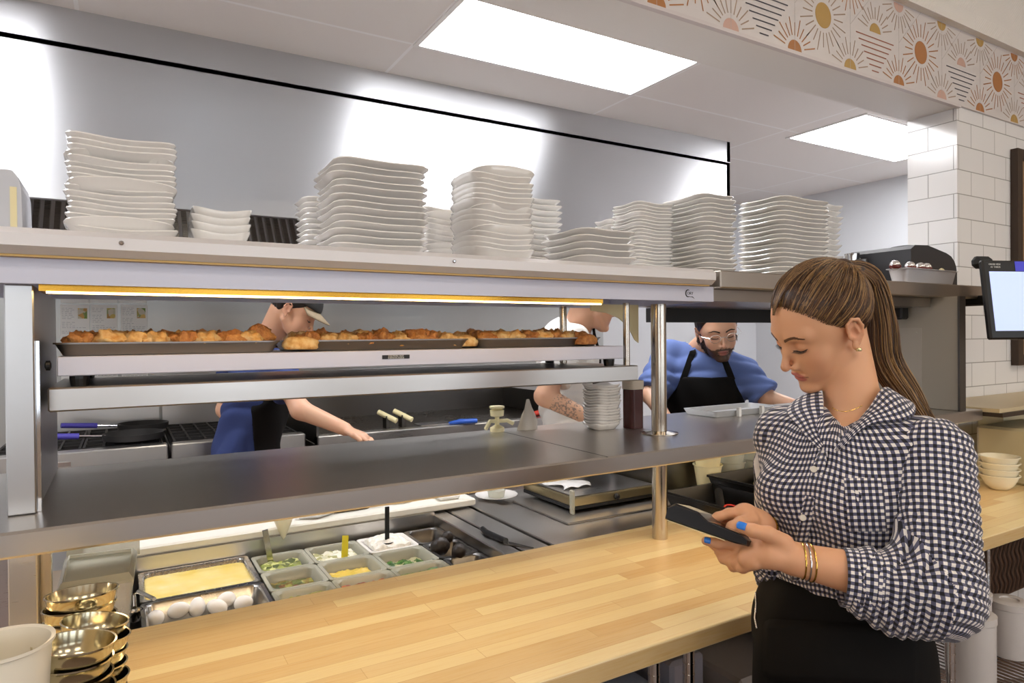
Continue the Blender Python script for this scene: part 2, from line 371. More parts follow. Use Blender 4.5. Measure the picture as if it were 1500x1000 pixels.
# posts: through the pass shelf, from block to overshelf
ct = thing('support_column', 'round stainless column rising through the pass shelf with a floor flange', 'column', (1.364, 1.466, .9))
MB().cyl((1.364, 1.466, .9005), (1.364, 1.466, 1.168), .0225, 28).build('lower_tube', M_POST, ct, smooth=40)
MB().cyl((1.364, 1.466, 1.2105), (1.364, 1.466, 1.592), .0225, 28).build('upper_tube', M_POST, ct, smooth=40)
MB().lathe([(.055, 1.2105), (.055, 1.213), (.03, 1.218), (.024, 1.219)], (1.364, 1.466, 0), 32).build('flange', M_POST, ct, smooth=40)
# left end panel
ep = thing('end_support', 'wide upright stainless end support at far left of the pass', 'support', (-.15, 1.37, .9))
MB().box((-.168, 1.362, 1.2105), (-.128, 1.79, 1.594), .002).build('upper_panel', M_STEEL, ep)
MB().box((-.168, 1.362, .9), (-.128, 1.56, 1.168), .002).build('lower_panel', M_STEEL, ep)
MB().box((-.1275, 1.375, 1.2105), (-.122, 1.381, 1.50)).build('wire_rod', M_CHROME, ep)
MB().box((-.1275, 1.40, .91), (-.112, 1.425, 1.168)).build('edge_channel', M_POST, ep)
rp = thing('end_support', 'grey stainless side panel at right end of the pass below the overshelf', 'support', (2.68, 1.3, 1.21))
MB().box((2.655, 1.27, 1.2105), (2.685, 1.79, 1.634), .002).build('side_panel', mat('dull panel', 'b7b2a6', .38, .45), rp)
MB().box((2.648, 1.262, 1.2105), (2.69, 1.2695, 1.634)).build('front_edge', M_DARKSTEEL, rp)
pl = MB()
for y, z in ((1.42, 1.30), (1.52, 1.30), (1.52, 1.50), (1.42, 1.50)): pl.cyl((2.655, y, z), (2.651, y, z), .004, 10)
pl.box((2.6535, 1.40, 1.28), (2.655, 1.54, 1.52)); pl.build('cover_plate', mat('dull panel2', 'bfbab0', .34, .45), rp)
# overshelf with heat strip
ov = thing('heated_overshelf', 'bright long overshelf with heat strip carrying the china stacks', 'shelf', (.4, 1.5, 1.6))
MB().prism([(1.315, 1.640), (1.300, 1.652), (1.300, 1.672), (1.312, 1.682), (1.42, 1.682), (1.86, 1.682), (1.86, 1.640)], 'x', -1.1, 1.424).build('shelf_top', M_LIP, ov)
MB().box((-1.1, 1.318, 1.6362), (1.418, 1.86, 1.6398)).build('lip_reflection_strip', mat('painted lip reflection', 'c9a566', .4, .4), ov)  # orange reflection under the lip, put in as a tinted strip
hb = MB(); hb.box((-1.1, 1.335, 1.594), (1.452, 1.342, 1.6360)); hb.box((-1.1, 1.342, 1.628), (1.452, 1.8, 1.6358)); hb.box((-1.1, 1.793, 1.594), (1.452, 1.8, 1.628)); hb.box((1.446, 1.342, 1.594), (1.452, 1.793, 1.628))
hb.build('heater_housing', M_HEAT, ov)
MB().box((-.12, 1.352, 1.5835), (1.068, 1.44, 1.6275)).build('reflector', mat('gold reflector', 'd7a23c', .25, .8), ov)
MB().box((-.11, 1.354, 1.580), (1.064, 1.362, 1.5833)).build('heat_element', glow('heater glow', 'ffd58a', 14), ov)
for i in (0.0, .62): MB().lathe([(.004, 0), (.004, .003), (.002, .004)], (0, 0, 0), 12, Matrix.Translation((.0+i, 1.2999, 1.664)) @ Matrix.Rotation(math.radians(90), 4, 'X')).build('screw', M_CHROME, ov)
MB().cyl((-.135, 1.445, 1.42), (-.135, 1.445, 1.594), .0035, 8).build('guide_rod', glow('rod with painted glow', 'ffe9b8', .5), ov)  # rod is no lamp; emission stands in for light falling on it
# logo: a C with a swoosh and small letters
lg = MB(); cxl, czl = 1.352, 1.6155; n = 22
ring = []
for i in range(n+1):
    a = math.radians(55 + 250*i/n); w = .0006 + .0016*math.sin(math.pi*i/n); ring.append((a, w))
vs = []
for a, w in ring:
    for s_ in (-1, 1): vs.append((cxl+(.0088+s_*w)*math.cos(a), 1.3347, czl+(.0095+s_*w)*math.sin(a)))
lg.add(vs, [(2*i, 2*i+1, 2*i+3, 2*i+2) for i in range(n)])
lg.add([(cxl+.004, 1.3347, czl-.009), (cxl+.018, 1.3347, czl-.0085), (cxl+.026, 1.3347, czl-.015), (cxl+.015, 1.3347, czl-.0105), (cxl+.004, 1.3347, czl-.0102)], [(0, 1, 2, 3, 4)])
lg.build('logo', mat('logo ink', '16161c', .5), ov)
def text(name, body, size, loc, rotm, m, parent, ext=.0002):
    cu = bpy.data.curves.new(name, 'FONT'); cu.body = body; cu.size = size; cu.align_x = 'CENTER'; cu.align_y = 'CENTER'; cu.extrude = ext
    tmp = bpy.data.objects.new('tmp', cu); COL.objects.link(tmp); dg = bpy.context.evaluated_depsgraph_get(); me = bpy.data.meshes.new_from_object(tmp.evaluated_get(dg)); bpy.data.objects.remove(tmp)
    me.materials.clear(); me.materials.append(m); o = bpy.data.objects.new(name, me); COL.objects.link(o)
    mw = Matrix.Translation(loc) @ rotm
    o.parent = parent; o.matrix_local = (Matrix.Translation(-Vector(parent.location)) @ mw) if parent is not None else mw
    return o
RX = Matrix.Rotation(math.radians(90), 4, 'X')
text('logo_letters', 'ORY', .0115, (cxl+.008, 1.3346, czl), RX, MT['logo ink'], ov)
# right overshelf (plain)
ro = thing('plain_overshelf', 'brownish brushed steel overshelf continuing right to the pillar', 'shelf', (2.2, 1.5, 1.635))
MB().box((1.456, 1.312, 1.633), (2.965, 1.80, 1.682), .003).build('shelf_top', steel('brown steel', 'b3aaa0', .34, (1, 12, 12), .05, 0, .0), ro)
MB().box((1.47, 1.36, 1.598), (2.64, 1.78, 1.632)).build('under_channel', steel('channel', '9a9189', .3, (1, 12, 12), .05, 0, .0), ro)
tk = thing('ticket_rail', 'black ticket rail hanging behind the right overshelf', 'rail', (2.1, 1.83, 1.6))
MB().box((1.66, 1.81, 1.548), (2.9, 1.85, 1.60)).build('bar', M_BLACKM, tk); MB().box((1.66, 1.806, 1.605), (2.9, 1.85, 1.62)).build('white_strip', M_PAPER, tk)
# inner warming shelf and its carrier
ms = thing('middle_shelf', 'narrow stainless middle shelf reflecting the room below the warming shelf', 'shelf', (.6, 1.5, 1.37))
MB().box((-.118, 1.45, 1.371), (1.272, 1.80, 1.415), .003).build('shelf_top', M_SHELF, ms)
for x, y in ((1.238, 1.462),): MB().cyl((x, y, 1.4155), (x, y, 1.593), .0095, 16).build('post', M_POST, ms, smooth=40)
MB().cyl((1.185, 1.70, 1.4155), (1.185, 1.70, 1.593), .0115, 16).build('post', M_POST, ms, smooth=40)
hs = thing('warming_shelf', 'flat heated warming shelf under the trays of hash browns', 'warmer', (.55, 1.45, 1.436))
MB().box((-.103, 1.449, 1.4355), (1.215, 1.79, 1.471), .0015).build('hot_plate', M_HEAT, hs)
for x in (-.07, 1.18):
    for y in (1.47, 1.77): MB().lathe([(.014, 1.4155), (.016, 1.43), (.016, 1.4353)], (x, y, 0), 16).build('foot', M_BLACK, hs)
MB().lathe([(.004, 0), (.009, .002), (.009, .008), (.004, .01)], (-.122, 1.46, 1.455), 14, Matrix.Rotation(math.radians(90), 4, 'Y')).build('knob', M_BLACK, hs)
a = at(560, 523, y=1.448); b = at(600, 523, y=1.448)
MB().box((a[0], 1.4478, a[2]-.0045), (b[0], 1.4489, a[2]+.0045)).build('caution_label', mat('label black', '15151d', .5), hs)
text('caution_text', 'CAUTION: HOT', .0052, ((a[0]+b[0])/2, 1.4476, a[2]+.0019), RX, M_PAPER, hs)
text('caution_text', 'SURFACES INSIDE', .0050, ((a[0]+b[0])/2, 1.4476, a[2]-.0024), RX, M_PAPER, hs)
# cream brackets
for x0_, x1_ in ((1.16, 1.225), (1.25, 1.345)):
    pass
cbk = MB(); cbk.prism([(1.165, 1.592), (1.343, 1.592), (1.343, 1.478), (1.328, 1.488), (1.303, 1.528), (1.268, 1.552), (1.225, 1.566), (1.165, 1.573)], 'y', 1.53, 1.534)
tag(cbk.build('side_guard', M_CREAM), 'curved cream plastic guard hanging beside the round column', 'guard')

# ================================================================== CHINA ON THE OVERSHELF
TOP = 1.683
def plate_mesh(w, d, h, r, wave, wk=2, ph=0, base=.62, th=.0045, m=40):
    mb = MB()
    def L(s, z, wv): return rrect2(w*s, d*s, r*s, z, wv, ph, wk, m)
    outer = [(base, 0, 0), (base+.05, .002, 0), (base+.6*(1-base), h*.55, wave*.45), (1, h, wave)]
    inner = [(.985, h+th*.6, wave), (base+.6*(1-base)-.02, h*.55+th, wave*.45), (base+.03, th+.002, 0), (base-.04, th, 0)]
    mb.loops([L(*q) for q in outer+inner]); return mb
def make_stack(name, label, cat, px0, px1, topy, yc, d, n, kind, group, jit=.004, flip=False, lean=0, base_z=None):
    base_z = TOP if base_z is None else base_z
    xc, w = fit_span(px0, px1, yc, d)
    if kind in ('wavybowl', 'small'):
        for _ in range(25): d += .5*(w-d); xc, w = fit_span(px0, px1, yc, d)
    ztop = at((px0+px1)/2, topy, y=yc)[2]
    P_ = {'wavybowl': dict(h=.024, r=.03, wave=.0065, base=.82), 'platter': dict(h=.016, r=.035, wave=.0012, wk=4, ph=math.pi, base=.74), 'square': dict(h=.017, r=.02, wave=.0018, wk=4, ph=math.pi, base=.70), 'small': dict(h=.034, r=.022, wave=.007, base=.72)}[kind]
    mesh0 = None; h = P_['h']; pitch = (ztop-base_z-h-P_['wave'])/(n-1); wk = P_.get('wk', 2); r_ = random.Random(px0)
    for i in range(n):
        if mesh0 is None:
            o = plate_mesh(w, d, h, P_['r'], P_['wave'], wk, P_.get('ph', 0), P_.get('base', .62)).build(name, M_WHITE, smooth=50); mesh0 = o
        else:
            o = mesh0.copy(); COL.objects.link(o)
        rot = (math.pi/2 if (kind in ('wavybowl', 'small') and r_.random() < .14 and abs(w-d) < .06) else 0) + r_.uniform(-.05, .05)
        if flip and r_.random() < .5: rot += math.pi
        o.location = (xc + r_.uniform(-jit, jit), yc + r_.uniform(-jit, jit), base_z + .0003 + i*pitch)
        o.rotation_euler = (r_.uniform(-.008, .008), 0, rot)
        pos = 'at the bottom' if i == 0 else ('on the very top' if i == n-1 else None)
        lb = label % ('topmost' if i == n-1 else 'bottom' if i == 0 else 'middle')
        tag(o, lb, cat, group)
BW = 'wavy-rimmed white bowl, %s one of the '
make_stack('wavy_bowl', '%s white wavy square bowl in the tall stack at far left', 'bowl', 95, 261, 214, 1.50, .17, 17, 'wavybowl', 'tall left stack of wavy bowls')
make_stack('wavy_bowl', '%s small white wavy bowl in the low pile beside the tall left stack', 'bowl', 278, 373, 308, 1.50, .10, 4, 'small', 'low pile of small wavy bowls')
make_stack('rectangular_platter', '%s white platter in the pile partly hidden behind the wide platter stack', 'plate', 430, 560, 300, 1.72, .14, 12, 'platter', 'hidden platters behind the wide stack')
make_stack('rectangular_platter', '%s wide white platter in the tall stack left of the centre bowls', 'plate', 458, 634, 253, 1.475, .20, 13, 'platter', 'wide platter stack', .005)
make_stack('wavy_bowl', '%s white bowl of the hidden stack between wide platters and centre bowls', 'bowl', 600, 690, 308, 1.73, .12, 11, 'wavybowl', 'hidden bowls behind the centre')
make_stack('wavy_bowl', '%s white wavy square bowl in the tall centre stack', 'bowl', 656, 789, 256, 1.43, .13, 16, 'wavybowl', 'tall centre stack of wavy bowls')
make_stack('square_plate', '%s white square plate in the stack just behind the centre bowls', 'plate', 735, 828, 296, 1.72, .11, 13, 'square', 'plates behind the centre bowls')
make_stack('rectangular_platter', '%s white platter in the low front pile of platters', 'plate', 788, 940, 345, 1.425, .20, 5, 'platter', 'low front pile of platters', .003)
make_stack('square_plate', '%s white plate of the short stack peeking behind the low platters', 'plate', 868, 925, 326, 1.76, .09, 12, 'square', 'short hidden stack')
make_stack('square_plate', '%s white square plate in the slim many-layered stack right of the low platters', 'plate', 893, 991, 304, 1.56, .13, 20, 'square', 'slim plate stack', .006)
make_stack('rectangular_platter', '%s white platter in the tall stack over the end of the heated shelf', 'plate', 966, 1086, 295, 1.50, .20, 17, 'platter', 'platter stack over shelf end', .006)
make_stack('rectangular_platter', '%s white platter in the broad right stack above the woman', 'plate', 1076, 1222, 300, 1.47, .19, 17, 'platter', 'broad right platter stack', .004)
make_stack('square_plate', '%s white plate in the stack behind the broad right platters', 'plate', 1180, 1237, 304, 1.72, .09, 15, 'square', 'plates behind the right platters', .006)
# plates + sauce on the pass shelf
make_stack('square_plate', '%s white wavy plate of the stack on the pass shelf by the sauce jar', 'plate', 849, 912, 563, 1.64, .085, 15, 'square', 'plates on the pass shelf', .003, base_z=1.2105)

def rotz(o, c, a):  # spin a parts-empty about z
    o.rotation_euler.z = a; return o
# dark red sauce in a clear jar
p = at(920, 628, z=1.2105); cx_, w_ = fit_span(901, 939, 1.62, .05)
sj = thing('sauce_container', 'tall square clear container full of dark red sauce', 'container', (cx_, 1.60, 1.2105))
ztop = at(920, 557, y=1.6)[2]
M_CLEAR = mat('clear plastic', 'e6e4de', .12); MT['clear plastic'].node_tree.nodes['Principled BSDF'].inputs['Transmission Weight'].default_value = .9; MT['clear plastic'].node_tree.nodes['Principled BSDF'].inputs['IOR'].default_value = 1.2
zs = ztop-.028
m_ = MB(); m_.loops([rrect(.052, .05, .012, z, cx=cx_, cy=1.60) for z in (1.2106, zs)]); m_.build('sauce', mat('dark red sauce', '421a18', .25), sj)
m_ = MB(); m_.loops([rrect(.056, .054, .013, z, cx=cx_, cy=1.60) for z in (zs+.0005, ztop)] + [rrect(.051, .049, .011, z, cx=cx_, cy=1.60) for z in (ztop, zs+.001)], (False, True)); m_.build('clear_rim', mat('frosted rim', 'b9aea0', .3), sj)

# ================================================================== HASH BROWN TRAYS
M_HASH = mat('hash brown', 'c47a35', .6); t = NT(M_HASH)
v = t.coords((1, 1, 1)); n1 = t.noise(v, 42, 5, .7); n2 = t.noise(v, 160, 3)
t.l(t.mix(t.math('MULTIPLY', n2, .35), t.ramp(n1, [(.28, '7c3a12'), (.45, 'b3621f'), (.62, 'cf8636'), (.82, 'eabf78')]), 'f3dba4'), t.b.inputs['Base Color']); t.bump(t.math('ADD', n2, n1), .8, .004)
M_HASH2 = mat('pale pastry', 'e2b878', .6); t = NT(M_HASH2); v = t.coords((1, 1, 1)); n1 = t.noise(v, 60, 4); t.l(t.ramp(n1, [(.3, 'cf9347'), (.55, 'ecc98c'), (.8, 'f6e3b8')]), t.b.inputs['Base Color']); t.bump(n1, .7, .004)
from mathutils import noise as MN
def lumpy(rx, ry, rz, seed, amp=.18, n=26, k=12, flat=True):
    mb = MB(); vs = []
    for i in range(k+1):
        ph = math.pi*i/k
        for j in range(n):
            th = 2*math.pi*j/n; d = Vector((math.sin(ph)*math.cos(th), math.sin(ph)*math.sin(th), math.cos(ph)))
            s = 1 + amp*(MN.noise(d*1.7+Vector((seed*3.1, 0, 0))) + .5*MN.noise(d*4.5+Vector((seed, 5, 0))) + .25*MN.noise(d*9+Vector((seed, 9, 2))))
            z = d.z*rz*s
            if flat: z = max(z, -rz*.45)
            vs.append((d.x*rx*s, d.y*ry*s, z))
    fs = [(i*n+j, i*n+(j+1) % n, (i+1)*n+(j+1) % n, (i+1)*n+j) for i in range(k) for j in range(n)]
    return mb.add(vs, fs)
def tray(name_lb, x0, x1, y0, y1, z, h=.02):
    tr = thing('sheet_pan', name_lb, 'tray', ((x0+x1)/2, (y0+y1)/2, z), 'aluminium sheet pans on the warming shelf'); c = ((x0+x1)/2, (y0+y1)/2); w, d = x1-x0, y1-y0
    m = MB(); L = lambda s, r, zz: rrect(w-s, d-s, r, zz, cx=c[0], cy=c[1])
    m.loops([L(.036, .02, z+.0002), L(.03, .022, z+.001), L(.006, .028, z+h-.002), L(0, .03, z+h-.002), L(0, .03, z+h+.001), L(.006, .028, z+h+.001), L(.032, .021, z+.003), L(.04, .019, z+.002)])
    m.build('pan', M_ALU, tr, smooth=35); return c
TZ = 1.4712
spans = [('leftmost aluminium sheet pan of hash browns on the warming shelf', 75, 414, .0), ('middle aluminium sheet pan of hash browns above the caution label', 430, 692, .0), ('rightmost aluminium sheet pan of hash browns near the slim post', 703, 886, 0)]
r_ = random.Random(3)
hb_meshes = [lumpy(.033, .026, .021, s, .55).build('hash_brown', M_HASH if s % 3 else M_HASH2, smooth=180) for s in range(7)]
used_h = set()
def place_hash(x, y, z, s, rz, tilt, lb, g):
    o = hb_meshes[s]
    if s in used_h: o = o.copy(); COL.objects.link(o)
    used_h.add(s); o.location = (x, y, z); o.rotation_euler = (tilt, r_.uniform(-.2, .2), rz); tag(o, lb, 'hash brown', g)
for ti, (lb, x0, x1, _) in enumerate(spans):
    y0 = 1.452 if ti == 0 else 1.49
    x0, x1 = at(x0, 500, y=y0)[0], at(x1, 500, y=y0)[0]
    tray(lb, x0, x1, y0, y0+.26, TZ, .024)
    which = ('leftmost', 'middle', 'rightmost')[ti]
    xs = np.arange(x0+.045, x1-.03, .043)
    for row in range(3):
        for j, x in enumerate(xs):
            y = y0+.045+row*.075
            place_hash(x + r_.uniform(-.006, .006) + .012*(row % 2), y, TZ+.018+row*.001+r_.uniform(0, .008), r_.choice(range(7)), r_.uniform(0, 6), r_.uniform(-.15, .15),
                       ('golden hash brown in the front row on the %s sheet pan' if row == 0 else 'crisp hash brown in the middle row on the %s sheet pan' if row == 1 else 'hash brown in the back row on the %s sheet pan') % which, 'hash browns on the %s pan' % which)
o = lumpy(.033, .022, .024, 11, .28, flat=False).build('hash_brown', M_HASH, smooth=180); pp = at(380, 489, y=1.53); o.location = (pp[0], 1.53, TZ+.034); o.rotation_euler = (.3, .0, .2); tag(o, 'large round hash brown standing up at right end of the leftmost pan', 'hash brown')
for px in (440, 690, 858):
    pp = at(px, 494, y=1.49); o = lumpy(.040 if px != 858 else .034, .024, .020, px, .2).build('hash_brown', M_HASH2 if px != 858 else M_HASH, smooth=180); o.location = (pp[0], 1.49 if px != 690 else 1.53, TZ+.013 if px == 858 else TZ+.011); o.location.z = TZ+.014
    tag(o, {440: 'pale pastry-like hash brown lying between the left and middle pans', 690: 'pale hash brown lying between the middle and right pans', 858: 'tall lumpy hash brown at the right end of the rightmost pan'}[px], 'hash brown')

# ================================================================== PREP RAIL BEHIND THE BLOCK
pr = thing('prep_table', 'stainless refrigerated prep table with sunken food wells behind the butcher block', 'table', (.6, 1.9, 0))
m = MB()
m.box((-.2, 1.588, .0), (.0, 2.30, .84)); m.box((.0, 1.588, 0), (.915, 2.30, .55)); m.box((.915, 1.588, 0), (1.9, 2.13, .80))
m.build('cabinet', M_STEEL, pr)
m = MB(); m.box((-.2, 2.092, .55), (.915, 2.30, .90)); m.build('rear_deck', M_SHELF, pr)
m = MB(); m.box((-.01, 1.588, .55), (.915, 1.594, .895)); m.box((-.01, 1.594, .55), (-.004, 2.092, .88)); m.build('well_rim', M_STEEL, pr)
m = MB(); m.box((.913, 1.588, .80), (.965, 2.28, .893), .003); m.box((.975, 1.588, .80), (1.06, 2.28, .893), .003); m.box((1.075, 1.588, .80), (1.17, 2.28, .893), .003)
m.build('cover_panel', M_SHELF, pr)
m = MB(); m.box((.965, 1.588, .80), (.975, 2.28, .875)); m.box((1.06, 1.588, .80), (1.075, 2.28, .87)); m.build('gap', M_BLACKM, pr)
m = MB(); m.box((1.17, 1.588, .80), (1.45, 2.28, .885)).box((1.45, 1.588, .80), (1.95, 2.13, .885)).box((1.24, 1.76, .885), (1.80, 2.12, .892), .003); m.build('right_deck', M_SHELF, pr)
# lit kitchen-side lamp strips belong to the pass shelf; pans:
PZ = .86
def pan(label, x0, x1, y0, y1, depth=.09, mat_=M_PAN, r=.02, name='food_pan', parent=None, z=PZ):
    c = ((x0+x1)/2, (y0+y1)/2); w, d = x1-x0-.002, y1-y0-.002
    th = tag(MB().loops([rrect(w-.05, d-.05, r*.8, z-depth, cx=c[0], cy=c[1]), rrect(w-.022, d-.022, r, z-.006, cx=c[0], cy=c[1]), rrect(w, d, r*.7, z-.003, cx=c[0], cy=c[1]), rrect(w, d, r*.7, z, cx=c[0], cy=c[1]), rrect(w-.018, d-.018, r, z, cx=c[0], cy=c[1]), rrect(w-.026, d-.026, r, z-.004, cx=c[0], cy=c[1]), rrect(w-.052, d-.052, r*.8, z-depth+.002, cx=c[0], cy=c[1])]).build(name, mat_, smooth=40), label, 'pan')
    return th, c, w, d
def fill(name, label, cat, c, w, d, z, m, amp=.004, seed=0, kind=None, r=.02, dome=0, n=26):
    G = []
    for i in range(n):
        row = []
        for j in range(n):
            u, v_ = j/(n-1)*2-1, i/(n-1)*2-1
            x, y = u*w/2, v_*d/2
            row.append((c[0]+x, c[1]+y, z + amp*(MN.noise(Vector((x*45+seed, y*45, seed)))+.5*MN.noise(Vector((x*120+seed, y*120, seed)))) + dome*(1-u*u)*(1-v_*v_)))
        G.append(row)
    mb = MB().grid(G); bottom = [(x, y, z-.012) for row in G for x, y, _ in row]
    rim = [(0, j) for j in range(n)] + [(i, n-1) for i in range(1, n)] + [(n-1, j) for j in range(n-2, -1, -1)] + [(i, 0) for i in range(n-2, 0, -1)]
    o = len(mb.v); mb.v.extend([(G[i][j][0], G[i][j][1], z-.012) for i, j in rim]); k = len(rim)
    for q in range(k):
        a, b = rim[q], rim[(q+1) % k]; mb.f.append((a[0]*n+a[1], b[0]*n+b[1], o+(q+1) % k, o+q)); mb.mi.append(0)
    mb.f.append(tuple(o+i for i in range(k))); mb.mi.append(0)
    ob = mb.build(name, m, smooth=60); tag(ob, label, cat, kind=kind); return ob
m_custard = mat('egg mix', 'e8cf7c', .25); t = NT(m_custard); t.l(t.ramp(t.noise(t.coords((1, 1, 1)), 14, 4), [(.3, 'e6c860'), (.6, 'efd98c'), (.8, 'f3e6b4')]), t.b.inputs['Base Color'])
pan('long steel pan holding yellow egg mix behind the eggs', .028, .311, 1.845, 2.088)
fill('egg_mix', 'pale yellow liquid egg mix filling the long steel pan', 'food', (.17, 1.966), .26, .218, PZ-.012, m_custard, .0008, 2, 'stuff')
pan('steel pan of white eggs next to the butcher block', .028, .311, 1.60, 1.842, .08)
eg = MB(); prof = [(0.0001, -.029)] + [(.0215*math.sin(math.pi*i/14)*(1+.10*math.cos(math.pi*i/14)), -.029*math.cos(math.pi*i/14)) for i in range(1, 14)] + [(.0001, .029)]
eg.lathe(prof, n=24, cap=False); eg.v = [(a*.87, b*.87, c*.87) for a, b, c in eg.v]; eg0 = eg.build('egg', mat('egg shell', 'f3efe9', .5), smooth=180)
ex = [(228, 905), (262, 893), (289, 888), (318, 889), (331, 878), (357, 883)]
elb = ['white egg nearest the pan left end', 'second white egg from the left lying low', 'plump white egg third from the left', 'white egg low in the middle of the row', 'white egg sitting highest in the pan', 'white egg at the right end of the row']
for i, (px, py) in enumerate(ex):
    o = eg0 if i == 0 else eg0.copy()
    if i: COL.objects.link(o)
    pz = .835 if i != 4 else .842; q = at(px, py, z=pz); o.location = (q[0], q[1], pz); o.rotation_euler = (1.1 + .3*math.sin(i*2), .2*i, i*1.3); tag(o, elb[i], 'egg', 'white eggs in the steel pan')
for j, (x, y) in enumerate(((.09, 1.70), (.16, 1.71), (.23, 1.69))):
    o = eg0.copy(); COL.objects.link(o); o.location = (x, y, .82); o.rotation_euler = (1.4, 0, j); tag(o, 'white egg hidden against the near wall of the egg pan', 'egg', 'white eggs hidden by the counter edge')
XS = [.314, .466, .628, .786, .912]; YS = [1.60, 1.752, 1.906, 2.062]
m_pl = mat('clear food pan', 'c9c8b8', .15); MT['clear food pan'].node_tree.nodes['Principled BSDF'].inputs['Alpha'].default_value = .55
col_l = ['left', 'second', 'third']; row_l = ['near', 'middle', 'far']
def spk(name, cols, rough=.5, sc=60):
    m = mat(name, cols[0], rough); t = NT(m); n1 = t.n('ShaderNodeTexVoronoi'); n1.inputs['Scale'].default_value = sc; t.l(t.coords((1, 1, 1)), n1.inputs['Vector'])
    s = t.n('ShaderNodeSeparateColor'); t.l(n1.outputs['Color'], s.inputs[0]); t.l(t.ramp(s.outputs[0], [(i/len(cols), c) for i, c in enumerate(cols)]), t.b.inputs['Base Color']); t.bump(n1.outputs['Distance'], .6, .004); return m
foods = {(0, 2): ('diced_scallion', 'chopped pale green scallions in the far left pan', spk('scallion', ['7e8a3a', 'aab05a', '4f5a2a', 'cfd08a']), .018),
         (0, 1): ('sliced_olives', 'green and brown sliced olives in the middle left pan', spk('olive', ['5f6a2a', '8a6a2a', '3f4a20', 'a9a24c', '6b3f1e']), .026),
         (0, 0): ('jalapeno', 'olive green chopped peppers in the near left pan', spk('jalap', ['7c8234', '5d6a2a', '9fa050']), .016),
         (1, 2): ('crumbled_cheese', 'white crumbled cheese in the far second pan', spk('crumb', ['efe9d4', 'cfc9a0', 'f5f1e4', 'a9a670']), .016),
         (1, 1): ('mustard_sauce', 'yellow sauce left in the middle second pan', spk('mustard', ['e5c84a', 'ecd26a', 'd9bb50'], .3, 12), .028),
         (1, 0): ('diced_tomato', 'orange-red diced tomato in the near second pan', spk('tomato', ['b5562e', 'c97a4a', '8f3d22']), .016),
         (2, 2): ('cream_cheese', 'mound of whipped white cheese heaped in the far third pan', spk('white cheese', ['f6f2e8', 'efe9da', 'fbf8f0'], .5, 90), -.004),
         (2, 1): ('spinach', 'few green spinach leaves at the bottom of the middle third pan', spk('spinach', ['3f6a22', '2c4f1a', '5f8a34', 'a9a27a']), .028),
         (2, 0): ('parsley', 'green herbs in the near third pan', spk('parsley', ['4a7030', '35521f', '6f8c45']), .014)}
for (ci, ri), (nm, lb, mm, dep) in foods.items():
    a0, a1, b0, b1 = XS[ci], XS[ci+1], YS[ri], YS[ri+1]
    pan('clear plastic food pan, %s column %s row, holding %s' % (col_l[ci], row_l[ri], lb.split(' in the ')[0].split(' left in')[0].split(' heaped')[0].split(' at the')[0]), a0, a1, b0, b1, .085, m_pl if ci != 2 or ri != 2 else M_WHITE)
    fill(nm, lb, 'food', ((a0+a1)/2, (b0+b1)/2), a1-a0-.046, b1-b0-.046, PZ-dep, mm, .007, ci*3+ri, 'stuff', dome=.02 if nm == 'cream_cheese' else 0)
# dark pans with tortilla halves
for ri in range(3):
    pan('dark food pan in the right column, %s row' % row_l[ri], XS[3], XS[4], YS[ri], YS[ri+1], .085, M_DARKSTEEL)
m_dk = mat('dark avocado skin', '241a14', .5); t = NT(m_dk); t.bump(t.noise(t.coords((1, 1, 1)), 120, 3), .5, .003)
for i, (px, py, s) in enumerate(((645, 800, .030), (672, 808, .026), (655, 787, .022))):
    q = at(px, py, z=.868); o = lumpy(s, s*.8, s*.9, 20+i, .08, flat=False).build('avocado', m_dk, smooth=180); o.location = (q[0], q[1], .868); o.rotation_euler = (0, .4*i, i); tag(o, ['big dark avocado in front in the dark pan', 'small dark avocado at right of the big one', 'dark avocado leaning behind the big one'][i], 'avocado', 'avocados in the dark pan')
# utensils
def ladle(label, bot, top, w, m, name='serving_spoon', bowl=True):
    b, t_ = np.array(bot), np.array(top); th = thing(name, label, 'spoon', b)
    d = _n(t_-b); s_ = _n(np.cross(d, [0, 1, 0])); MBx = MB(); nrm = np.cross(s_, d)
    MBx.loops([[c + s_*w/2*a + nrm*.0025*bb for a, bb in ((-1, -1), (1, -1), (1, 1), (-1, 1))] for c in (b, b*.5+t_*.5, t_)]); MBx.build('handle', m, th)
    if bowl: MB().lathe([(.001, -.012), (.018, -.008), (.024, .004), (.022, .004), (.016, -.005), (.001, -.009)], (b[0], b[1], b[2]-.004), 18).build('bowl', m, th, smooth=60)
    return th
q0 = at(398, 832, z=.822); ladle('steel spoon standing in the far left pan of scallions', (q0[0], q0[1], q0[2]), at(388, 776, y=q0[1]), .016, M_POST)
q0 = at(567, 792, z=.872); ladle('black handled spoon stuck in the white cheese mound', q0, at(567, 742, y=q0[1]), .013, M_BLACK)
q0 = at(493, 822, z=.82); ladle('bright yellow spatula standing in the crumbled cheese pan', (q0[0], 1.93, q0[2]), at(506, 784, y=1.95), .018, mat('yellow plastic', 'e8d820', .35), 'spatula', False)
q0 = at(205, 880, z=.862); th = thing('hanging_scoop', 'small bent steel scoop handle hooked over the egg mix pan', 'scoop', q0)
MB().tube([at(197, 890, z=.862), at(196, 872, z=.875), at(203, 866, z=.888), at(226, 877, z=.885)], .005, 8).build('handle', M_POST, th, smooth=60)
MB().lathe([(.001, -.03), (.014, -.024), (.018, 0), (.016, 0), (.012, -.022), (.001, -.027)], tuple(at(197, 893, z=.86)), 16).build('cup', M_POST, th, smooth=60)
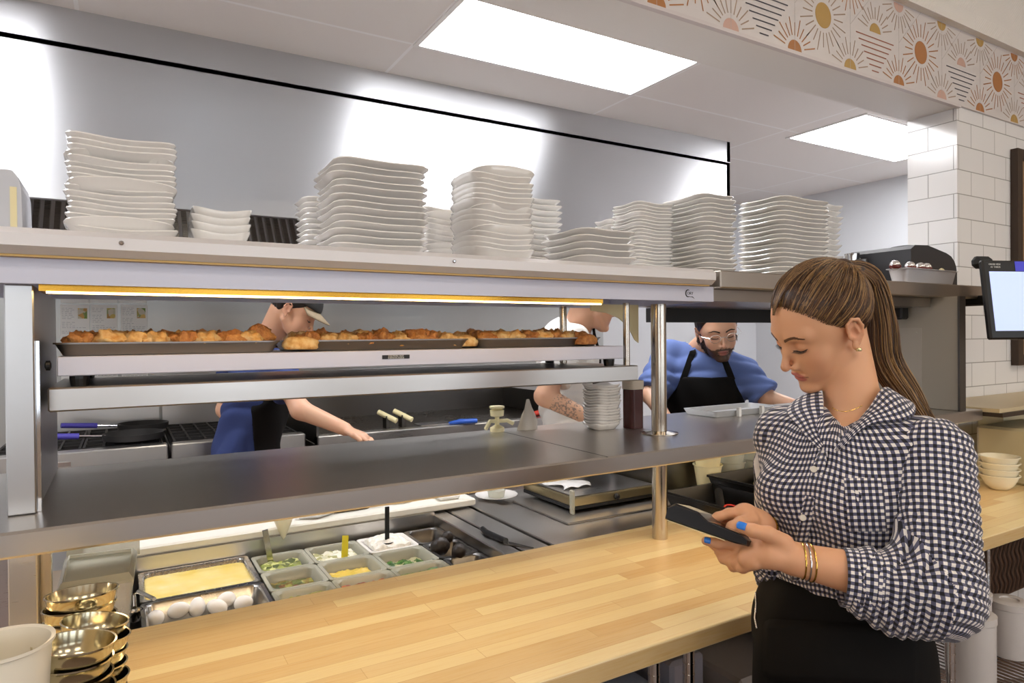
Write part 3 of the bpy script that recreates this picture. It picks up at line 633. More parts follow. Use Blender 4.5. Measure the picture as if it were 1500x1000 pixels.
# cutting board strip behind the wells
cb_ = tag(MB().box((-.10, 2.10, .9003), (1.08, 2.28, .925), .005).build('cutting_board', mat('white board', 'ece8dc', .5)), 'long white plastic cutting board behind the food wells', 'cutting board')
tw = MB(); q0 = at(413, 768, z=.93); 
tw.lathe([(.001, .075), (.010, .07), (.014, .028), (.026, .035), (.03, .02), (.022, .0), (.008, -.035), (.001, -.045)], (q0[0], 2.088, .935), 14)
o = tw.build('piping_bag', mat('cloudy plastic', 'efe6cc', .4), smooth=60); tag(o, 'twisted cloudy plastic piping bag drooping over the board edge', 'bag')
q0 = at(530, 757, z=.93); o = tag(MB().loops([rrect(.13, .07, .02, z, cx=q0[0], cy=2.20) for z in (.9255, .985)] + [rrect(.12, .06, .018, z, cx=q0[0], cy=2.20) for z in (.985, .93)]).build('black_tub', M_BLACK), 'shallow black tub on the white cutting board', 'tub')
q0 = at(470, 762, z=.93); o = tag(MB().tube([(q0[0]-.05, 2.16, .935), (q0[0], 2.14, .945), (q0[0]+.06, 2.17, .936)], [.012, .022, .010], 10).build('foil_packet', M_CHROME, smooth=60), 'crumpled foil packet lying left of the black tub', 'foil')
q0 = at(600, 742, z=.93); o = tag(MB().lathe([(.001, .9255), (.05, .9255), (.075, .935), (.078, .940), (.07, .94), (.05, .930), (.001, .930)], (q0[0], 2.24, 0), 28).build('shallow_dish', M_PAPER, smooth=40), 'shallow white dish at the right end of the cutting board', 'dish')
o = tag(MB().box((.95, 2.12, .9256), (1.03, 2.24, .945), .008).build('folded_towel', mat('white cloth', 'f0eee8', .8)), 'small folded white cloth at the cutting board corner', 'towel')
# knife
kf = thing('chef_knife', 'knife with curved black handle lying on the cover panel', 'knife', at(720, 780, z=.894))
MB().tube([at(707, 774, z=.904), at(713, 780, z=.903), at(728, 786, z=.902), at(741, 792, z=.902)], [.008, .0095, .008, .009], 12).build('handle', M_BLACK, kf, smooth=60)
a_, b_ = at(741, 792, z=.9), at(782, 800, z=.9); dd = _n(b_-a_); nn = np.array([-dd[1], dd[0], 0])
MB().loops([[a_+nn*.012+[0, 0, h], b_+nn*.002+[0, 0, h], b_-nn*.004+[0, 0, h], a_-nn*.012+[0, 0, h]] for h in (-.0055, -.004)]).build('blade', M_CHROME, kf)
# small white plate with cup behind
q0 = at(727, 728, z=.895); q0 = (q0[0], q0[1], .8935)
o = tag(MB().lathe([(.001, 0), (.045, 0), (.08, .012), (.081, .014), (.045, .004), (.001, .004)], q0, 30).build('saucer', M_WHITE, smooth=40), 'white saucer with a small dish on the steel deck', 'plate')
o = tag(MB().lathe([(.001, .0045), (.03, .0045), (.035, .03), (.033, .03), (.028, .008), (.001, .008)], q0, 24).build('glass_dish', m_pl, smooth=40), 'small clear dish sitting on the white saucer', 'dish')
# panini press / flat warmer
wp = thing('flat_warmer', 'low stainless flat warmer with black knob right of the food wells', 'warmer', (1.45, 1.95, .893))
A = at(840, 748, z=.90); B_ = at(945, 722, z=.90)
ang = math.atan2(B_[1]-A[1], B_[0]-A[0]); w_ = np.linalg.norm((B_-A)[:2])
x0, y0 = A[0], A[1]
MB().box((x0, y0+.005, .8985), (x0+w_, y0+.33, .912), .002).build('black_base', M_BLACKM, wp)
MB().box((x0, y0, .912), (x0+w_, y0+.33, .942), .003).build('body', mat('steel with warm light tint', 'b9ab86', .3, .9), wp)  # steel body, warm light put into its base colour
MB().box((x0+.01, y0+.01, .942), (x0+w_-.01, y0+.32, .946), .002).build('griddle_plate', M_STEEL, wp)
MB().lathe([(.009, 0), (.011, .004), (.011, .012), (.004, .014)], (0, 0, 0), 16, Matrix.Translation((x0+w_*.48, y0-.0, .927)) @ Matrix.Rotation(math.radians(90), 4, 'X')).build('knob', M_BLACK, wp)
for xx_ in (x0-.012, x0+w_+.006): MB().box((xx_-.006, y0-.02, .8925), (xx_+.006, y0+.0, .975), .003).build('bracket', m_pl, wp)
o = MB().grid([[(x0+.03+.12*u+.02*math.sin(v_*5), y0+.10+.12*v_, .948+.008*abs(math.sin(u*6+v_*4))) for u in np.linspace(0, 1, 12)] for v_ in np.linspace(0, 1, 12)]).build('paper_napkin', M_PAPER, smooth=60); so_ = o.modifiers.new('s', 'SOLIDIFY'); so_.thickness = .001; tag(o, 'crumpled white paper napkin on top of the flat warmer', 'napkin')
# black bins and deli cups at right end under the pass
def bin_(label, corners, z0, z1, m, name='bus_bin'):
    c = [np.array(q[:2]) for q in corners]; ctr = sum(c)/4
    def L(s, z): return [tuple(ctr+(q-ctr)*s)+(z,) for q in c]
    return tag(MB().loops([L(.85, z0), L(.97, z1-.01), L(1.0, z1-.008), L(1.0, z1), L(.95, z1), L(.83, z0+.004)]).build(name, m), label, 'bin')
bin_('large black utensil bin under the pass left of the woman', [(1.60, 1.34), (1.60, 1.70), (1.83, 1.70), (1.83, 1.34)], .9003, .965, M_BLACK)
bin_('second black bin behind the woman waist with utensils', [(1.85, 1.36), (1.85, 1.74), (2.15, 1.74), (2.15, 1.36)], .9003, .985, M_BLACK)
o = tag(MB().cyl((1.66, 1.50, .93), (1.78, 1.62, .955), .014, 14).build('black_roll', M_BLACKM, smooth=60), 'black cylindrical grip lying in the large utensil bin', 'utensil')
o = tag(MB().tube([(1.63+.03*math.cos(a), 1.42+.03*math.sin(a), .955+.01*math.sin(a)) for a in np.linspace(0, 6.0, 18)], .003, 8).build('red_ring', mat('red plastic', 'b3261e', .3), smooth=60), 'small red and clear ring at the front of the utensil bin', 'ring')
for i in range(3):
    x = 1.92+.13*i; y = 1.80
    for k in range(2):
        o = tag(MB().lathe([(.038, .9005), (.040, .92), (.052, 1.0), (.056, 1.002), (.056, 1.006), (.050, 1.004), (.038, .925), (.001, .923)], (x, y, .002+k*.05), 28).build('deli_cup', m_pl if i else M_CREAM, smooth=40), ['translucent deli cup stack left, ', 'translucent deli cup stack middle, ', 'translucent deli cup stack right, '][i] + ('lower cup under the pass shelf' if k == 0 else 'upper cup under the pass shelf'), 'cup', 'deli cups under the pass')
for i, (x, y) in enumerate(((2.0, 1.62), (2.06, 1.60), (2.10, 1.66))):
    o = tag(lumpy(.03, .025, .022, 40+i, .2).build('lemon_wedge', mat('pale yellow', 'ead98a', .5), smooth=180), ['left', 'middle', 'rear'][i] + ' pale yellow wedge in the second black bin', 'food', 'pale wedges'); o.location = (x, y, .955)
o = tag(MB().box((1.72, 1.86, .8925), (1.95, 2.12, 1.12), .006).build('steel_bin', steel('bin steel', '7f7a70', .35)), 'square dull steel bin standing behind the column under the pass', 'bin')
# clear lidded container at left + box under
lc = thing('lidded_container', 'clear hinged-lid container standing left of the egg pans', 'container', (-.06, 1.72, .86))
pts = [(-.118, 1.60), (.012, 1.60), (.022, 1.80), (-.118, 1.82)]
def q4(s, z, dz=0): 
    c = np.mean(pts, axis=0); return [tuple(c+(np.array(p_)-c)*s)+(z,) for p_ in pts]
MB().loops([q4(.8, .842), q4(.97, .985), q4(1.02, .987), q4(1.02, .994), q4(.95, .994), q4(.78, .846)]).build('tub', mat('cloudy tub', 'd5d3cc', .15, .0, Alpha=.35), lc)
MB().loops([q4(1.03, .9945), q4(1.03, 1.0), q4(.9, 1.012), q4(.86, 1.012), q4(.86, 1.006), q4(.98, .9985)]).build('lid', m_pl, lc)
MB().box((-.118, 1.845, .98), (.03, 1.85, 1.06)).build('raised_lid', m_pl, lc)

# ================================================================== BOWLS AND CUP AT BOTTOM LEFT
M_WARMSTEEL = mat('mirror steel with warm reflection tint', 'cdc4a8', .16, 1)  # steel bowls; the warm reflection is mixed into the base colour
def metal_bowl(z, x, y, tilt, lb, g, R_=.047, h=.036):
    b = MB().lathe([(R_*.62, 0), (R_*.74, .002), (R_*.88, h*.3), (R_*.95, h*.7), (R_, h), (R_*1.035, h+.001), (R_*1.035, h+.003), (R_*.985, h+.0025), (R_*.93, h*.7), (R_*.86, h*.33), (R_*.72, .005), (.001, .004)], n=40).build('metal_bowl', M_WARMSTEEL, smooth=50)
    b.location = (x, y, z); b.rotation_euler = tilt; return tag(b, lb, 'bowl', g)
def bowl_stack(px, py_top, y, n, lb, g, R_, tilt, pitch):
    q = at(px, py_top, y=y)
    for i in range(n):
        z = q[2]-.036-(n-1-i)*pitch
        if z < .902: continue
        k = (i+1)/n
        metal_bowl(z, q[0]+.002*math.sin(i*2), y, (tilt[0]*k, tilt[1]*k, 0), (('topmost' if i == n-1 else 'lower') + ' gold-toned metal bowl ' + lb), g, R_)
bowl_stack(118, 870, 1.22, 11, 'in the rear left stack of metal bowls', 'rear stack of metal bowls', .048, (-.10, .0), .0195)
bowl_stack(132, 912, 1.13, 9, 'in the right stack of metal bowls', 'right stack of metal bowls', .042, (-.06, .18), .0200)
bowl_stack(102, 945, 1.03, 8, 'in the front stack of metal bowls', 'front stack of metal bowls', .046, (-.04, .10), .0205)
q0 = at(10, 945, y=.99)
tag(MB().lathe([(.034, .9003), (.036, .902), (.050, q0[2]-.002), (.0535, q0[2]), (.0535, q0[2]+.004), (.049, q0[2]+.002), (.035, .906), (.001, .905)], (q0[0]-.005, .99, 0), 48).build('paper_cup', mat('cream cup', 'f2ead8', .35), smooth=40), 'large cream paper cup cut off by the bottom left corner', 'cup')

# ================================================================== COOKING LINE
def grate(x0, x1, y0, y1, z):
    m = MB()
    for i in range(5): xx_ = x0+(x1-x0)*i/4; m.box((xx_-.005, y0, z-.015), (xx_+.005, y1, z))
    for i in range(4): yy_ = y0+(y1-y0)*i/3; m.box((x0, yy_-.005, z-.015), (x1, yy_+.005, z))
    return m
M_IRON = mat('cast iron', '1c1a1a', .55)
for (x0, x1, lb, nx_) in ((-.50, .175, 'gas range with black grates holding skillets with purple handles', 2), (.19, .80, 'second gas range between the skillets and the griddle', 2)):
    rg = thing('gas_range', lb, 'range', ((x0+x1)/2, 3.45, 0))
    MB().box((x0, 3.47, .0), (x1, 4.30, .97), .004).build('body', M_STEEL, rg); MB().box((x0, 3.45, .925), (x1, 3.53, 1.015), .006).build('front_rail', M_STEEL, rg)
    MB().box((x0+.01, 3.53, .97), (x1-.01, 4.28, .985)).build('burner_deck', M_IRON, rg)
    MB().box((x0, 4.28, .97), (x1, 4.325, 1.22)).build('back_guard', M_STEEL, rg)
    for i in range(2):
        for j in range(2):
            gx0 = x0+.02+(x1-x0-.03)*i/2; gy0 = 3.55+.36*j; grate(gx0, gx0+(x1-x0-.06)/2, gy0, gy0+.34, 1.015).build('grate', M_IRON, rg)
            MB().lathe([(.05, .985), (.05, 1.0), (.03, 1.005), (.001, 1.005)], ((gx0+(x1-x0-.06)/4), gy0+.17, 0), 18).build('burner', M_IRON, rg)
    MB().box((x0+.2, 3.444, .955), (x0+.30, 3.45, .975)).build('badge', M_CHROME, rg)
    for i in range(4): MB().lathe([(.022, 0), (.024, .02), (.016, .028), (.001, .028)], (0, 0, 0), 14, Matrix.Translation((x0+.08+i*.15, 3.47, .86)) @ Matrix.Rotation(math.radians(90), 4, 'X')).build('knob', M_BLACK, rg)
m_purple = mat('purple grip', '4c45a8', .45)
for px, py, lb, r in ((178, 641, 'front skillet with purple sleeve handle', .13), (190, 633, 'rear skillet with purple sleeve handle', .12)):
    c = at(px+18, py, z=1.03) if r == .13 else at(px+20, py-7, z=1.03)
    sk = thing('skillet', lb, 'skillet', (c[0], c[1], 1.0152), 'skillets on the left range')
    MB().lathe([(r*.72, 1.0155), (r*.76, 1.018), (r, 1.028), (r*1.01, 1.057), (r*.98, 1.057), (r*.74, 1.021), (.001, 1.020)], (c[0], c[1], 0), 32).build('pan', M_IRON, sk, smooth=40)
    e0 = c+np.array([-r*.9, -.02, .03]); e1 = c+np.array([-r-.09, -.05, .04]); e2 = c+np.array([-r-.24, -.09, .055]); e0[2], e1[2], e2[2] = 1.05, 1.062, 1.078
    MB().tube([e0, e1], .006, 8).build('stem', M_CHROME, sk); MB().tube([e1, e2], [.014, .013], 10).build('handle', m_purple, sk, smooth=60)
gd = thing('griddle', 'wide flat griddle with high steel splash guards', 'griddle', (1.55, 3.45, 0))
GX0, GX1 = .86, 2.45
MB().box((GX0, 3.47, 0), (GX1, 4.30, .95), .004).build('body', M_STEEL, gd); MB().box((GX0, 3.44, .94), (GX1, 3.52, .995), .005).build('front_rail', M_STEEL, gd)
MB().box((GX0+.02, 3.52, .95), (GX1-.02, 4.28, .985)).build('cooking_plate', steel('griddle plate', '5b5045', .3, (8, 8, 8), .15), gd)
MB().prism([(3.47, .95), (3.47, 1.05), (3.62, 1.13), (4.29, 1.13), (4.29, .95)], 'x', GX0, GX0+.012).build('side_splash', M_DARKSTEEL, gd); MB().prism([(3.47, .95), (3.47, 1.05), (3.62, 1.13), (4.29, 1.13), (4.29, .95)], 'x', GX1-.012, GX1).build('side_splash', M_DARKSTEEL, gd)
MB().box((GX0, 4.285, .95), (GX1, 4.30, 1.13)).build('back_splash', M_DARKSTEEL, gd)
for i, (px, py, lb) in enumerate(((567, 610, 'left griddle scraper with cream handle'), (590, 610, 'right griddle scraper with cream handle'))):
    c = at(px, py, y=3.60); s_ = thing('griddle_scraper', lb, 'scraper', (c[0], 3.60, .986), 'griddle scrapers')
    MB().cyl((c[0]-.03, 3.66, 1.075), (c[0]+.045, 3.57, 1.028), .015, 14).build('handle', M_CREAM, s_, smooth=60)
    MB().box((c[0]-.005, 3.60, .9855), (c[0]+.015, 3.66, 1.055)).build('blade', M_DARKSTEEL, s_)
sp = thing('turner', 'steel turner with blue handle on the griddle front', 'spatula', at(635, 618, z=1.0))
a_, b_ = at(622, 617, z=.997), at(640, 623, z=.997)
MB().box((a_[0]-.10, 3.50, .9965), (a_[0]+.10, 3.62, 1.0)).build('blade', M_CHROME, sp)
MB().tube([(a_[0]+.08, 3.51, 1.0), (a_[0]+.12, 3.45, 1.012), (a_[0]+.22, 3.43, 1.012)], [.008, .016, .014], 10).build('handle', mat('blue grip', '2f5fc4', .4), sp, smooth=60)
st = thing('turner', 'steel turner with red and blue handle at the griddle right side', 'spatula', at(790, 605, z=1.0))
a_ = at(790, 604, y=3.6)
MB().tube([a_+[-.06, 0, -.01], a_], .017, 10).build('red_collar', mat('red grip', 'c43a2a', .4), st); MB().tube([a_, a_+[.09, .02, .022]], [.017, .015], 10).build('handle', MT['blue grip'], st, smooth=60)
q_ = a_+[-.06, 0, -.01]; MB().loops([[q_+[-.0, -.01, .0], q_+[-.0, .01, .0], q_+[-.14, .05, -.052], q_+[-.14, -.05, -.052]], [q_+[0, -.01, .003], q_+[0, .01, .003], q_+[-.14, .05, -.050], q_+[-.14, -.05, -.050]]]).build('blade', M_CHROME, st)
# pump bottle on prep rear
q0 = at(728, 634, z=1.2105); y_ = 1.77; q0 = at(728, 600, y=y_); pb = thing('pump_dispenser', 'small cream plastic pump standing at the rear edge of the pass shelf', 'dispenser', (q0[0], y_, 1.2105))
MB().lathe([(.022, 1.2106), (.022, 1.222), (.012, 1.228), (.007, 1.231), (.007, 1.255), (.020, 1.258), (.022, 1.276), (.014, 1.279), (.023, 1.282), (.023, 1.288)], (q0[0], y_, 0), 24).build('pump_head', M_CREAM, pb, smooth=40)
MB().tube([(q0[0], y_, 1.242), (q0[0]-.03, y_-.01, 1.245), (q0[0]-.048, y_-.015, 1.222)], .006, 8).build('spout', M_CREAM, pb, smooth=60); MB().tube([(q0[0], y_, 1.242), (q0[0]+.03, y_-.01, 1.243), (q0[0]+.05, y_-.012, 1.232)], .006, 8).build('arm', M_CREAM, pb, smooth=60)
# menu sheets on the backsplash
m_food1 = spk('food photo', ['a8743a', 'd9b56a', '6f8a3a', 'c9c2b0'], .6, 40)
def sheet(lb, px0, px1, py0, py1, photo=True):
    a, b = at(px0, py0, y=4.32), at(px1, py1, y=4.32); th = thing('menu_sheet', lb, 'paper', ((a[0]+b[0])/2, 4.32, b[2]), 'recipe sheets on the backsplash')
    MB().box((a[0], 4.324, b[2]), (b[0], 4.3295, a[2])).build('paper', M_PAPER, th); w = b[0]-a[0]; h = a[2]-b[2]
    ln = MB(); r2 = random.Random(px0)
    z = a[2]-.02
    while z > b[2]+.02:
        x = a[0]+.05*w; xe = a[0]+w*(.5 if photo and z > a[2]-.12 else .93)
        while x < xe-.012:
            l_ = r2.uniform(.006, .02); ln.box((x, 4.3232, z), (min(x+l_, xe), 4.324, z+.0022)); x += l_+.005
        z -= .0095 if r2.random() < .85 else .02
    ln.build('printed_lines', mat('print grey', 'a9aab0', .6), th)
    if photo: MB().box((a[0]+w*.6, 4.3225, a[2]-.075), (a[0]+w*.93, 4.324, a[2]-.018)).build('photo', m_food1, th)
sheet('left recipe sheet on the steel backsplash above the range', 88, 132, 446, 556); sheet('middle recipe sheet with food photo on the backsplash', 133, 173, 446, 556); sheet('right recipe sheet beside the dark gap on the backsplash', 177, 217, 446, 556)
sheet('upper left recipe sheet above the row of three', 88, 130, 405, 444, False); sheet('upper middle recipe sheet above the row of three', 131, 172, 405, 444, False); sheet('upper right recipe sheet above the row of three', 173, 215, 405, 444, False)
# white appliance box top-left on overshelf
bx = thing('white_dispenser', 'pale rounded appliance box standing at far left on the overshelf', 'box', (-.25, 1.55, TOP))
z1 = at(20, 249, y=1.47)[2]; xr = at(33, 300, y=1.47)[0]
MB().prism([(xr-.20, TOP+.0005), (xr, TOP+.0005), (xr-.002, z1-.03), (xr-.006, z1-.012), (xr-.014, z1-.001), (xr-.02, z1), (xr-.20, z1)], 'y', 1.47, 1.62).build('body', mat('pale grey plastic', 'c9cbd2', .4), bx)
MB().box((xr-.018, 1.4685, TOP+.001), (xr-.008, 1.4698, z1-.03)).build('edge_stripe', M_CREAM, bx)
# ================================================================== RIGHT END
pt = thing('toaster', 'rounded black countertop machine on right end of the overshelf', 'appliance', (2.8, 1.5, TOP))
za, zb = TOP+.0005, at(1350, 360, y=1.5)[2]
xa, xb = 2.62, 2.96
prf = []
MB().prism([(xa, za), (xb, za), (xb, za+.06), (xb-.006, za+.085), (xb-.02, za+.108), (xb-.045, za+.127), (xb-.08, za+.138), (xa+.12, zb-.014), (xa+.03, zb-.018), (xa, zb-.035)], 'y', 1.42, 1.68).build('body', mat('charcoal plastic', '2c2c30', .4), pt, smooth=20)
MB().box((xb-.14, 1.417, za+.062), (xb-.05, 1.4198, za+.067)).build('slot_trim', mat('brass trim', 'b9a27a', .3, .8), pt)
MB().lathe([(.006, 0), (.005, .003), (.001, .004)], (0, 0, 0), 12, Matrix.Translation((xb-.035, 1.4198, za+.045)) @ Matrix.Rotation(math.radians(90), 4, 'X')).build('button', M_CHROME, pt)
MB().lathe([(.06, 0), (.055, .012), (.02, .018), (.001, .018)], (xa+.20, 1.55, zb-.012), 24).build('top_cap', MT['charcoal plastic'], pt, smooth=60)
bn = thing('steel_pan', 'pale steel pan holding small jars in front of the charcoal machine', 'pan', (2.6, 1.37, TOP))
c = (2.60, 1.365); w_, d_ = .37, .085
zt = TOP+.052
MB().loops([rrect(w_-.04, d_-.03, .015, TOP+.0005, cx=c[0], cy=c[1]), rrect(w_-.02, d_-.012, .018, zt-.004, cx=c[0], cy=c[1]), rrect(w_, d_, .02, zt-.002, cx=c[0], cy=c[1]), rrect(w_, d_, .02, zt, cx=c[0], cy=c[1]), rrect(w_-.024, d_-.016, .018, zt, cx=c[0], cy=c[1]), rrect(w_-.044, d_-.034, .015, TOP+.003, cx=c[0], cy=c[1])]).build('pan', mat('pale pan', 'c9c8cc', .35, .5), bn, smooth=40)
for i, px in enumerate((1311, 1333, 1348, 1357)):
    q = at(px, 386, y=c[1]); j = thing('round_jar', ['leftmost round clear jar of red preserve in the pale pan', 'second round clear jar of red preserve', 'third round jar mostly hidden', 'rightmost round clear jar of red preserve'][i], 'jar', (q[0], c[1], TOP+.02), 'jars in the pale pan')
    r0 = .0185; MB().lathe([(.001, 0)]+[(r0*math.sin(a), r0-r0*math.cos(a)) for a in np.linspace(.3, 2.84, 12)]+[(.001, 2*r0)], (q[0], c[1], zt-.008), 20).build('glass', mat('jar glass', 'dedad8', .05, .6), j, smooth=60)
    MB().lathe([(r0*.9, 0), (r0*1.06, .004), (r0*1.05, .012), (r0*.8, .016)], (q[0], c[1]-.001, zt-.002), 20).build('preserve', mat('red preserve', '5e1f1a', .2), j, smooth=60)
tag(MB().tube([(2.66, 1.335, zt+.002), (2.70, 1.35, zt+.004), (2.77, 1.37, zt+.001)], [.004, .008, .003], 8).build('beige_cloth', M_CREAM, smooth=60), 'beige cloth strip over the right rim of the pale pan', 'cloth')
for i, (px, py, r) in enumerate(((1248, 372, .028), (1262, 380, .022))):
    q = at(px, py, y=1.62 if i == 0 else 1.55); pc = thing('steel_pitcher', ['larger shiny steel pitcher behind the woman head', 'smaller dark steel pitcher beside the larger'][i], 'pitcher', (q[0], q[1], TOP))
    zt_ = q[2]; MB().lathe([(r*1.1, TOP+.0005), (r*1.15, TOP+.01), (r*.85, zt_-.03), (r*1.0, zt_), (r*1.05, zt_+.001), (r*.95, zt_), (r*.8, zt_-.03), (.001, TOP+.004)], (q[0], q[1], 0), 28).build('body', M_CHROME if i == 0 else M_DARKSTEEL, pc, smooth=40)
    MB().tube([(q[0]+r, q[1], zt_-.005), (q[0]+r*2, q[1], zt_-.012), (q[0]+r*1.9, q[1], zt_-.05), (q[0]+r, q[1], zt_-.06)], .004, 8).build('handle', M_BLACK if i else M_CHROME, pc, smooth=60)
# black light under right overshelf
bl = thing('clip_lamp', 'black clip-on device hanging below the right overshelf', 'lamp', (2.45, 1.6, 1.6))
q = at(1322, 456, y=1.48)
MB().box((q[0]-.06, 1.45, q[2]-.032), (q[0]+.045, 1.55, 1.632), .006).build('housing', M_BLACKM, bl); MB().tube([(q[0]+.05, 1.50, 1.63), (q[0]+.06, 1.50, q[2]), (q[0]+.10, 1.50, 1.625)], .008, 8).build('bracket', M_BLACKM, bl)
MB().cyl((q[0]+.01, 1.449, q[2]-.012), (q[0]+.01, 1.43, q[2]-.012), .007, 10).build('screw', M_CHROME, bl)
# steel cups by panel
q = at(1412, 597, z=1.2105)
for i in range(2): tag(MB().lathe([(.021, 0), (.0215, .018), (.019, .020), (.013, .045), (.011, .046), (.001, .046)] if i == 0 else [(.0195, 0), (.019, .012), (.0125, .038), (.001, .038)], (q[0]-.02, q[1]+.03, 1.2105+i*.0465), 24).build('steel_cup', M_STEEL, smooth=40), ['lower upturned steel cup of the stack by the side panel', 'upper upturned steel cup of the stack by the side panel'][i], 'cup')
# white bowls
q = at(1464, 716, z=.9); wbm = None
z_top = at(1463, 668, y=q[1])[2]
for i in range(4):
    if wbm is None: wbm = MB().lathe([(.026, 0), (.03, .001), (.047, .018), (.057, .038), (.0625, .053), (.0675, .0535), (.0675, .0565), (.062, .0562), (.053, .036), (.043, .018), (.027, .006), (.001, .005)], n=40).build('white_bowl', mat('cream china', 'f3ebd2', .25), smooth=40); o = wbm
    else: o = wbm.copy(); COL.objects.link(o)
    o.location = (q[0], q[1], .9004 + i*(z_top-.955)/3); tag(o, ['bottom', 'second lowest', 'second highest', 'topmost'][i] + ' cream bowl of the stack on the counter behind the woman', 'bowl', 'cream bowls on the counter')
# ledge beyond
lw = thing('wall_ledge', 'dark-edged pale ledge continuing right beyond the pass shelf', 'shelf', (3.1, 1.3, 1.19))
MB().box((2.80, 1.20, 1.200), (4.4, 1.495, 1.215)).build('top', mat('pale wood', 'cdbb96', .4), lw); MB().box((2.80, 1.19, 1.184), (4.4, 1.495, 1.1995)).build('dark_edge', mat('dark wood edge', '3a2c20', .5), lw)
tag(MB().box((3.30, 1.40, .9005), (4.5, 1.499, 1.183)).build('beige_box_panel', mat('beige panel', 'd9cfae', .5)), 'warm lit beige panel under the wall ledge behind the bowls', 'panel')
tag(MB().box((3.02, 1.12, .9005), (3.4, 1.38, 1.12), .01).build('beige_appliance', mat('beige appliance', 'cdbf98', .4)), 'plain beige appliance side at the right edge behind the bowls', 'appliance')
# framed mirror at upper right
fm = thing('framed_board', 'brown wooden frame hung on the white tiled wall', 'frame', (3.9, 1.49, 1.4))
a, b = at(1483, 218, y=1.49), at(1483, 535, y=1.49)
MB().box((a[0], 1.468, b[2]), (a[0]+.05, 1.498, a[2])).box((a[0]+.05, 1.468, a[2]-.05), (a[0]+.7, 1.498, a[2])).box((a[0]+.05, 1.468, b[2]), (a[0]+.7, 1.498, b[2]+.05)).build('frame', mat('dark brown wood', '3c2c20', .5), fm)
MB().box((a[0]+.05, 1.478, b[2]+.05), (a[0]+.7, 1.496, a[2]-.05)).build('board', mat('cork brown', '9a7a55', .7), fm)
# POS monitor
mn = thing('touch_monitor', 'black framed touch monitor with pale blue screen on wall arm', 'monitor', (2.85, 1.2, 1.6))
TL, BL, TR = at(1452, 378, y=1.16), at(1447, 497, y=1.16), at(1500, 377, y=1.16)
MX = Matrix.Translation((float(BL[0])+.025, 1.16, float(BL[2]))) @ Matrix.Rotation(math.radians(-20), 4, 'Z') @ Matrix.Rotation(math.radians(-7), 4, 'X')
Hm = float(TL[2]-BL[2])
def boxM(a, b, bev=0):
    m = MB().box(a, b, bev); m.v = [tuple(MX @ Vector(v)) for v in m.v]; return m
boxM((0, 0, 0), (.34, .022, Hm), .006).build('casing', M_BLACK, mn)
boxM((.022, -.0012, .030), (.32, -.0004, Hm-.042)).build('screen', glow('monitor screen', 'b4c4e6', .75), mn)
boxM((.06, .0225, .04), (.28, .06, Hm-.03), .02).build('rear_housing', M_BLACK, mn)
boxM((.135, -.0012, Hm-.040), (.25, -.0004, Hm-.004)).build('tab_bar', glow('tab blue', '3a3aa8', .6), mn)
for dx, s_, dz in ((.050, 'ORDER VIEW', .016), (.052, 'All  TABLES', .026)):
    text('status_text', s_, .0085, Vector((0, 0, 0)), MX @ Matrix.Translation((dx-.002, -.0016, Hm-dz)) @ RX, M_PAPER, mn)
boxM((.01, .03, Hm-.02), (.09, .07, Hm+.025), .015).build('camera_hump', M_BLACKM, mn)
am = mn
q = at(1437, 440, y=1.30)
MB().box((q[0]-.01, 1.24, q[2]-.085), (q[0]+.03, 1.27, q[2]+.085), .01).box((q[0]+.0, 1.27, q[2]-.02), (q[0]+.03, 1.4995, q[2]+.02), .005).build('bracket', M_BLACK, am)
MB().cyl((q[0]+.01, 1.245, q[2]+.02), (q[0]+.045, 1.215, q[2]+.02), .015, 14).build('joint', M_BLACK, am)
MB().tube([(q[0]+.02, 1.24, q[2]+.06), (q[0]+.05, 1.23, q[2]+.09), (q[0]+.06, 1.22, q[2]+.05)], .004, 8).build('cable', M_BLACK, am)
# ================================================================== UNDER THE COUNTER
def wire_post(x, y, z1, lb):
    m = MB().cyl((x, y, 0), (x, y, z1), .0125, 18)
    for i in range(int(z1/.025)): m.lathe([(.0132, i*.025), (.0132, i*.025+.003)], (x, y, .01), 18)
    return m
wu = thing('wire_shelving', 'chrome wire shelving unit under the counter at right', 'shelving', (2.2, 1.2, 0))
for x, y in ((2.08, 1.02), (2.13, 1.16), (3.2, 1.0), (3.2, 1.42)): wire_post(x, y, .82, '').build('post', M_CHROME, wu, smooth=40)
for z in (.33,):
    m = MB(); m.cyl((2.08, 1.0, z), (3.2, 1.0, z), .005, 8); m.cyl((2.08, 1.0, z-.035), (3.2, 1.0, z-.035), .005, 8); m.cyl((2.08, 1.44, z), (3.2, 1.44, z), .005, 8)
    for i in range(28): m.tube([(2.08+i*.04, 1.0, z if i % 2 else z-.035), (2.12+i*.04, 1.0, z-.035 if i % 2 else z)], .003, 6)
    for i in range(44): m.cyl((2.09+i*.025, 1.0, z+.003), (2.09+i*.025, 1.44, z+.003), .0025, 6)
    m.build('wire_shelf', M_CHROME, wu)
m_bucket = mat('translucent white bucket', 'cfc9c6', .35)
for i, (x, y, r, h) in enumerate(((2.34, 1.08, .062, .27), (2.50, 1.17, .068, .28), (2.22, 1.30, .06, .25), (2.75, 1.15, .06, .2))):
    tag(MB().lathe([(r*.95, 0), (r, .01), (r*1.0, h-.03), (r*1.04, h-.028), (r*1.04, h-.006), (r*.8, h), (r*.5, h-.001), (r*.48, h-.006), (.001, h-.006)], (x, y, .338), 36).build('white_bucket', m_bucket, smooth=40), ['nearest white lidded bucket on the wire shelf', 'taller white bucket behind the nearest one on the wire shelf', 'white bucket partly behind the woman hip', 'white bucket further right on the wire shelf'][i], 'bucket', 'white buckets on the wire shelf')
wc = thing('carved_wood_panel', 'brown zigzag carved wood bench panel below the counter at right', 'panel', (2.9, 1.52, .4))
